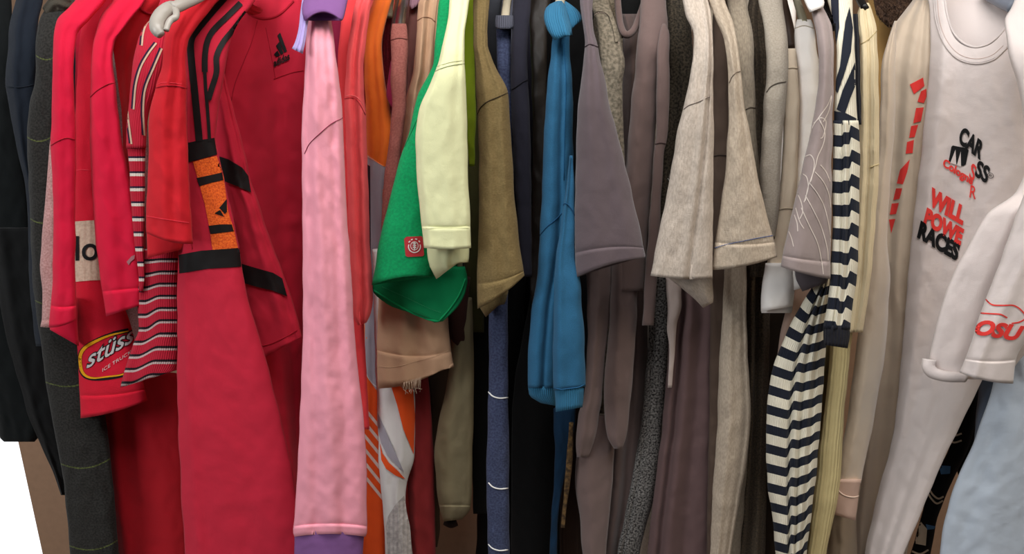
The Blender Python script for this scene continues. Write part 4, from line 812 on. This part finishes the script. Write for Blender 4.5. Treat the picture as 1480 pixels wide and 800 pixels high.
# --- white sport shirt C
g = Thing('t_shirt', 'white sports T-shirt with black and red slogans, round neck facing left', 't-shirt', 1400, 860, .0, SHORT)
ring_in = [(1362, -60), (1366, 0), (1370, 28), (1379, 50), (1393, 63), (1410, 68), (1427, 64), (1442, 53), (1452, 40), (1462, 20), (1474, -10), (1480, -60)]
b = Piece(g, 'body', [(-60, 1326, 1520), (-20, 1336, 1510), (20, 1344, 1500), (60, 1345, 1500), (100, 1343, 1500), (150, 1338, 1500), (200, 1334, 1500), (300, 1322, 1490), (400, 1312, 1480), (480, 1306, 1450), (540, 1300, 1424), (590, 1296, 1400), (650, 1286, 1370), (700, 1272, 1348), (750, 1260, 1328), (800, 1250, 1306), (870, 1240, 1290)], polyC, d=.07, dr=.03, back=.05, bulge=.012, wr=.7, n=60, step=4, hole=ring_in, folds=[(.1, .1, .08, .005, .002), (.3, .28, .09, -.003, -.002), (.5, .55, .08, -.0, -.003), (.62, .7, .1, .0, .003), (.8, .85, .12, .003, .001)])
b.ribbon('neckband', [[(1354, -60), (1358, 0), (1362, 30), (1372, 58), (1388, 74), (1410, 80), (1432, 75), (1448, 62), (1462, 42)]], lambda t: 13+8*math.exp(-((t-.65)/.3)**2), polyC, off=.0022, step=4)
b.seam('neck_seam', [(1350, 0), (1353, 30), (1364, 62), (1383, 84), (1410, 92), (1436, 86), (1456, 68)], polyC, r=.0011, off=.0012)
b.seam('neck_seam', [(1355, 0), (1358, 30), (1368, 58), (1386, 78), (1410, 85), (1433, 80), (1450, 66)], thread((206, 180, 170)), r=.0004, off=.0023)
b.seam('neck_edge', [(1366, -20), (1366, 2), (1371, 29), (1380, 50), (1394, 63), (1410, 68), (1427, 64), (1442, 53), (1455, 38)], polyC, r=.0016, off=.0022)
Piece(g, 'back_panel', [(-60, 1352, 1500), (0, 1354, 1490), (40, 1362, 1470), (80, 1380, 1450), (110, 1390, 1440)], polyC, d=.12, dr=.08, back=.01, bulge=.004, wr=.6)
ptube(g, 'neckband_back', [(1374, -40, .105), (1378, 0, .1), (1392, 22, .095), (1412, 36, .088), (1434, 44, .08), (1456, 48, .072)], .0065, polyC, flat=.4, sides=12)
ptube(g, 'size_tag', [(1397, 43, .094), (1400, 47, .093), (1404, 51, .092)], .003, plain('tag_white', (250, 246, 240), .6), sides=4, flat=.4)
b.text('printed_lettering', 'CAR', (1384, 206), (33, 26), (7, -25), ink, bold=.05)
b.text('printed_lettering', 'SS', (1408, 254), (18, 12), (6, -24), ink, bold=.04)
b.text('printed_mark', '®', (1426, 256), (9, 3), (2, -8), ink)
b.patch('printed_emblem', [[(1377, 210), (1397, 214), (1400, 217), (1396, 237), (1392, 240), (1371, 233), (1375, 212)]], ink)
b.patch('emblem_notch', [[(1373.5, 235), (1381, 216), (1382, 238)], [(1383, 238), (1388.5, 219), (1389, 241)]], polyC, off=.0026)
b.text('printed_lettering', 'Cologne', (1361, 243), (43, 28), (4, -15), rink, bold=.04)
b.text('printed_lettering', 'S', (1400, 256), (7, 7), (5, -22), rink, bold=.02)
b.text('printed_lettering', 'R', (1401, 285), (9, 3), (2, -18), rink, bold=.01)
b.text('printed_lettering', 'WILL', (1341, 296), (50, 30), (6, -26), rink, bold=.06)
b.text('printed_lettering', 'POWE', (1334, 323), (54, 32), (6, -24), rink, bold=.06)
b.text('printed_lettering', 'RACES', (1325, 343), (58, 35), (6, -25), ink, bold=.06)
s1 = Piece(g, 'sleeve', [(-60, 1486, 1560), (-20, 1474, 1560), (10, 1462, 1560), (30, 1452, 1560), (60, 1455, 1560), (150, 1476, 1560), (230, 1484, 1560), (275, 1470, 1560), (310, 1426, 1540), (350, 1402, 1530), (400, 1376, 1520), (450, 1358, 1505), (500, 1346, 1490), (525, 1342, 1470), (545, 1341, 550, 1455)], polyC, d=-.015, back=.02, wr=.6, n=44, folds=[(.35, .35, .12, .004)])
ptube(g, 'sleeve_hem', [(1343, 519, -.022), (1342, 530, -.024), (1350, 539, -.026), (1370, 544, -.028), (1395, 545, -.026)], lambda t: .009-.002*t, polyC, flat=.7, sides=14)
s2 = Piece(g, 'sleeve', [(270, 1483, 1580), (330, 1462, 1570), (400, 1437, 1550), (450, 1418, 1520), (490, 1405, 1486), (515, 1396, 1470), (538, 1386, 554, 1464)], polyC, d=-.05, back=.016, wr=.5, hem=28, n=40, bow=4, folds=[(.3, .3, .1, .003)])
s2.text('printed_lettering', 'OSU', (1407, 483), (70, 11), (5, -23), rink, bold=.05, shear=.3)
s2.ribbon('line_drawing', [[(1424, 432), (1434, 440), (1450, 441), (1464, 441), (1474, 446), (1484, 457)], [(1416, 452), (1432, 453), (1446, 454), (1456, 459)], [(1484, 459), (1474, 465), (1462, 467)]], 2.0, rink, off=.0009)
g = Thing('clothes_hanger', 'pale grey hanger behind the round white neckline', 'hanger', 1445, 5, .08)
ptube(g, 'arm', [(1426, -10, .07), (1438, -4, .06), (1452, 4, .05), (1466, 10, .04)], .009, plain('blue_grey_plastic', (132, 138, 150), .4), sides=10)
ptube(g, 'arm', [(1452, -30, .07), (1460, 0, .05), (1466, 14, .04), (1470, 30, .03)], .004, hgrey, sides=10)
# --- ice blue, patterned
g = Thing('shirt', 'ice-blue cotton shirt at the bottom right corner', 'shirt', 1440, 860, .06, LONG)
Piece(g, 'body', [(500, 1442, 1600), (550, 1436, 1600), (600, 1421, 1600), (650, 1402, 1600), (700, 1380, 1590), (750, 1365, 1580), (800, 1358, 1570), (870, 1352, 1560)], ltblue, d=.03, back=.05, bulge=.02, wr=1.3, n=44, folds=[(.3, .4, .15, .006), (.65, .6, .12, -.005)])
Piece(g, 'shade_strip', [(520, 1416, 1450), (560, 1414, 1448), (610, 1410, 1440), (660, 1405, 1425)], shadegrey, d=.055, back=.02)  # shadow along the shirt's left edge, put in as a blue-grey strip
g = Thing('patterned_shirt', 'black shirt with cream bands and blue patches, low at the right', 'shirt', 1345, 860, .14, LONG)
p = Piece(g, 'sleeve', [(520, 1392, 1424), (600, 1382, 1412), (640, 1374, 1402), (700, 1345, 1374), (750, 1330, 1355), (800, 1316, 1345), (870, 1300, 1330)], black, d=.09, back=.02, wr=.8)
p.ribbon('band', [[(1372, 627), (1380, 629), (1390, 626)], [(1372, 637), (1380, 639), (1390, 636)], [(1342, 704), (1348, 714), (1356, 720), (1364, 717)], [(1340, 710), (1346, 720), (1354, 727), (1363, 723)], [(1318, 796), (1330, 800), (1342, 794)]], 2.6, plain('cream_print', (226, 210, 184), .8), off=.001)
p.patch('band_patch', [[(1357, 672), (1374, 673), (1373, 684), (1360, 685)], [(1338, 757), (1352, 760), (1350, 764), (1340, 765)]], plain('blue_print', (80, 128, 176), .8), off=.001)
p.patch('band_patch', [[(1328, 750), (1340, 764), (1338, 788), (1318, 784), (1316, 770)]], plain('cream_print', (226, 210, 184), .8), off=.001)
body(g, [(500, 1396, 1440), (600, 1398, 1424), (640, 1392, 1412), (680, 1384, 1398), (692, 1388, 1394)], black, d=.12, back=.03)
# --- garments low between the sleeves
g = Thing('long_sleeve_shirt', 'khaki long-sleeved shirt hanging low behind the tan sleeve', 'shirt', 655, 755, .045, LONG)
p = Piece(g, 'sleeve', [(430, 656, 682), (500, 652, 685), (560, 645, 685), (620, 632, 684), (660, 628, 683), (700, 631, 682), (735, 635, 680), (753, 641, 750, 668)], khaki, d=.04, back=.018, wr=1.2, hem=22, folds=[(.4, .4, .2, .004)])
ptube(g, 'cuff_lining', [(643, 753, .05), (652, 757, .048), (660, 754, .05)], .006, plain('brown_lining', (40, 22, 18), .8))
g = Thing('trousers', 'dark brown trousers in shadow under the tan sleeve', 'trousers', 625, 740, .07)
Piece(g, 'leg', [(430, 600, 665), (520, 600, 664), (580, 606, 660), (640, 610, 640), (700, 615, 636), (760, 622, 636), (790, 626, 632)], fabric('dark_brown_twill', (78, 62, 50), heather=.15), d=.075, back=.03, folds=[(.4, .3, .15, .006)])
Piece(g, 'waistband', [(400, 640, 680), (440, 646, 676), (480, 648, 674), (502, 660, 674)], fabric('deep_brown', (62, 34, 28), heather=.1), d=.035, back=.01)
g = Thing('trousers', 'black trousers between the khaki sleeve and the blue-grey sweater', 'trousers', 690, 860, .1)
Piece(g, 'leg', [(300, 664, 712), (430, 672, 716), (560, 680, 712), (660, 682, 708), (720, 684, 708), (742, 684, 706)], black, d=.07, back=.04)
Piece(g, 'leg', [(400, 690, 760), (600, 694, 752), (700, 692, 746), (860, 684, 744)], blackw, d=.1, back=.05)
g = Thing('jacket', 'black jacket filling the dark gap below the midnight navy T-shirt', 'jacket', 765, 860, .08)
Piece(g, 'body', [(300, 735, 800), (500, 730, 806), (700, 728, 812), (860, 726, 812)], blackw, d=.13, back=.08)
g = Thing('trousers', 'dark brown cord trousers low between the blue polo and taupe fleece', 'trousers', 822, 860, .08)
Piece(g, 'leg', [(560, 818, 850), (700, 810, 842), (860, 806, 848)], fabric('umber_cord', (58, 40, 30), heather=.2, rib=50), d=.075, back=.04)
g = Thing('long_sleeve_shirt', 'near-black shirt deep in the gap between the blue polo and plum-grey sleeve', 'shirt', 840, 500, .08)
Piece(g, 'body', [(-40, 815, 870), (100, 815, 850), (300, 812, 850), (560, 815, 860)], blackw, d=.07, back=.06)
g = Thing('shirt', 'dusky brown shirt far back under the smoke-brown sweater', 'shirt', 1110, 860, .1)
Piece(g, 'body', [(430, 1090, 1150), (600, 1086, 1130), (860, 1076, 1128)], fabric('dusky_brown', (50, 40, 32), heather=.2), d=.09, back=.05)
# tan cupboard side seen low between the hems is the wall behind; a small box of shadowed grey hem right of the cuffs
g = Thing('trousers', 'grey-beige trousers leg under the pearl white cuff', 'trousers', 1210, 860, .07)
Piece(g, 'leg', [(700, 1200, 1244), (760, 1196, 1238), (800, 1194, 1240), (870, 1190, 1240)], fabric('grey_beige_twill', (176, 158, 136), heather=.06), d=.075, back=.03, folds=[(.5, .5, .15, .004)])

# ------------------------------------------------------------------ the bodies of the short-sleeved shirts, deep behind their sleeves
tops = [t for t in THINGS if t.cat in ('t-shirt', 'polo shirt', 'shirt', 'sweatshirt', 'sweater') and not any(p.o.name.startswith('body') for p in t.pieces)]
def cxrow(t):
    r = t.pieces[0].rows; r = r[len(r)//3]; return (r[1]+r[-1])/2
tops.sort(key=cxrow)
tops = [t for t in tops if cxrow(t) < 1260]
cs = []
for t in tops:                                # spread along the rail, each at least a hanger's thickness from the next
    c = 740+(cxrow(t)-740)*.9; cs.append(max(c, cs[-1]+17) if cs else c)
for k, t in enumerate(tops):
    c = cs[k]; c0 = c; hl = min(48, (c-cs[k-1])/2 if k else 20); hr = min(48, (cs[k+1]-c)/2 if k+1 < len(cs) else 24); lean = (740-c)*.10
    yb = 590 if 590 < c < 700 or c < 150 else 870
    p = t.pieces[0]
    rows = [(-60, c0-hl, c0+hr), (0, c0-hl, c0+hr), (200, c0-hl+lean*.2, c0+hr+lean*.2), (500, c0-hl+lean*.6, c0+hr+lean*.6), (yb, c0-hl+lean, c0+hr+lean)]
    Piece(t, 'body', rows, p.mat, d=.14, back=.12, wr=1.5, n=16, step=12, straight=.1, folds=[(.4, .5, .15, .005)])
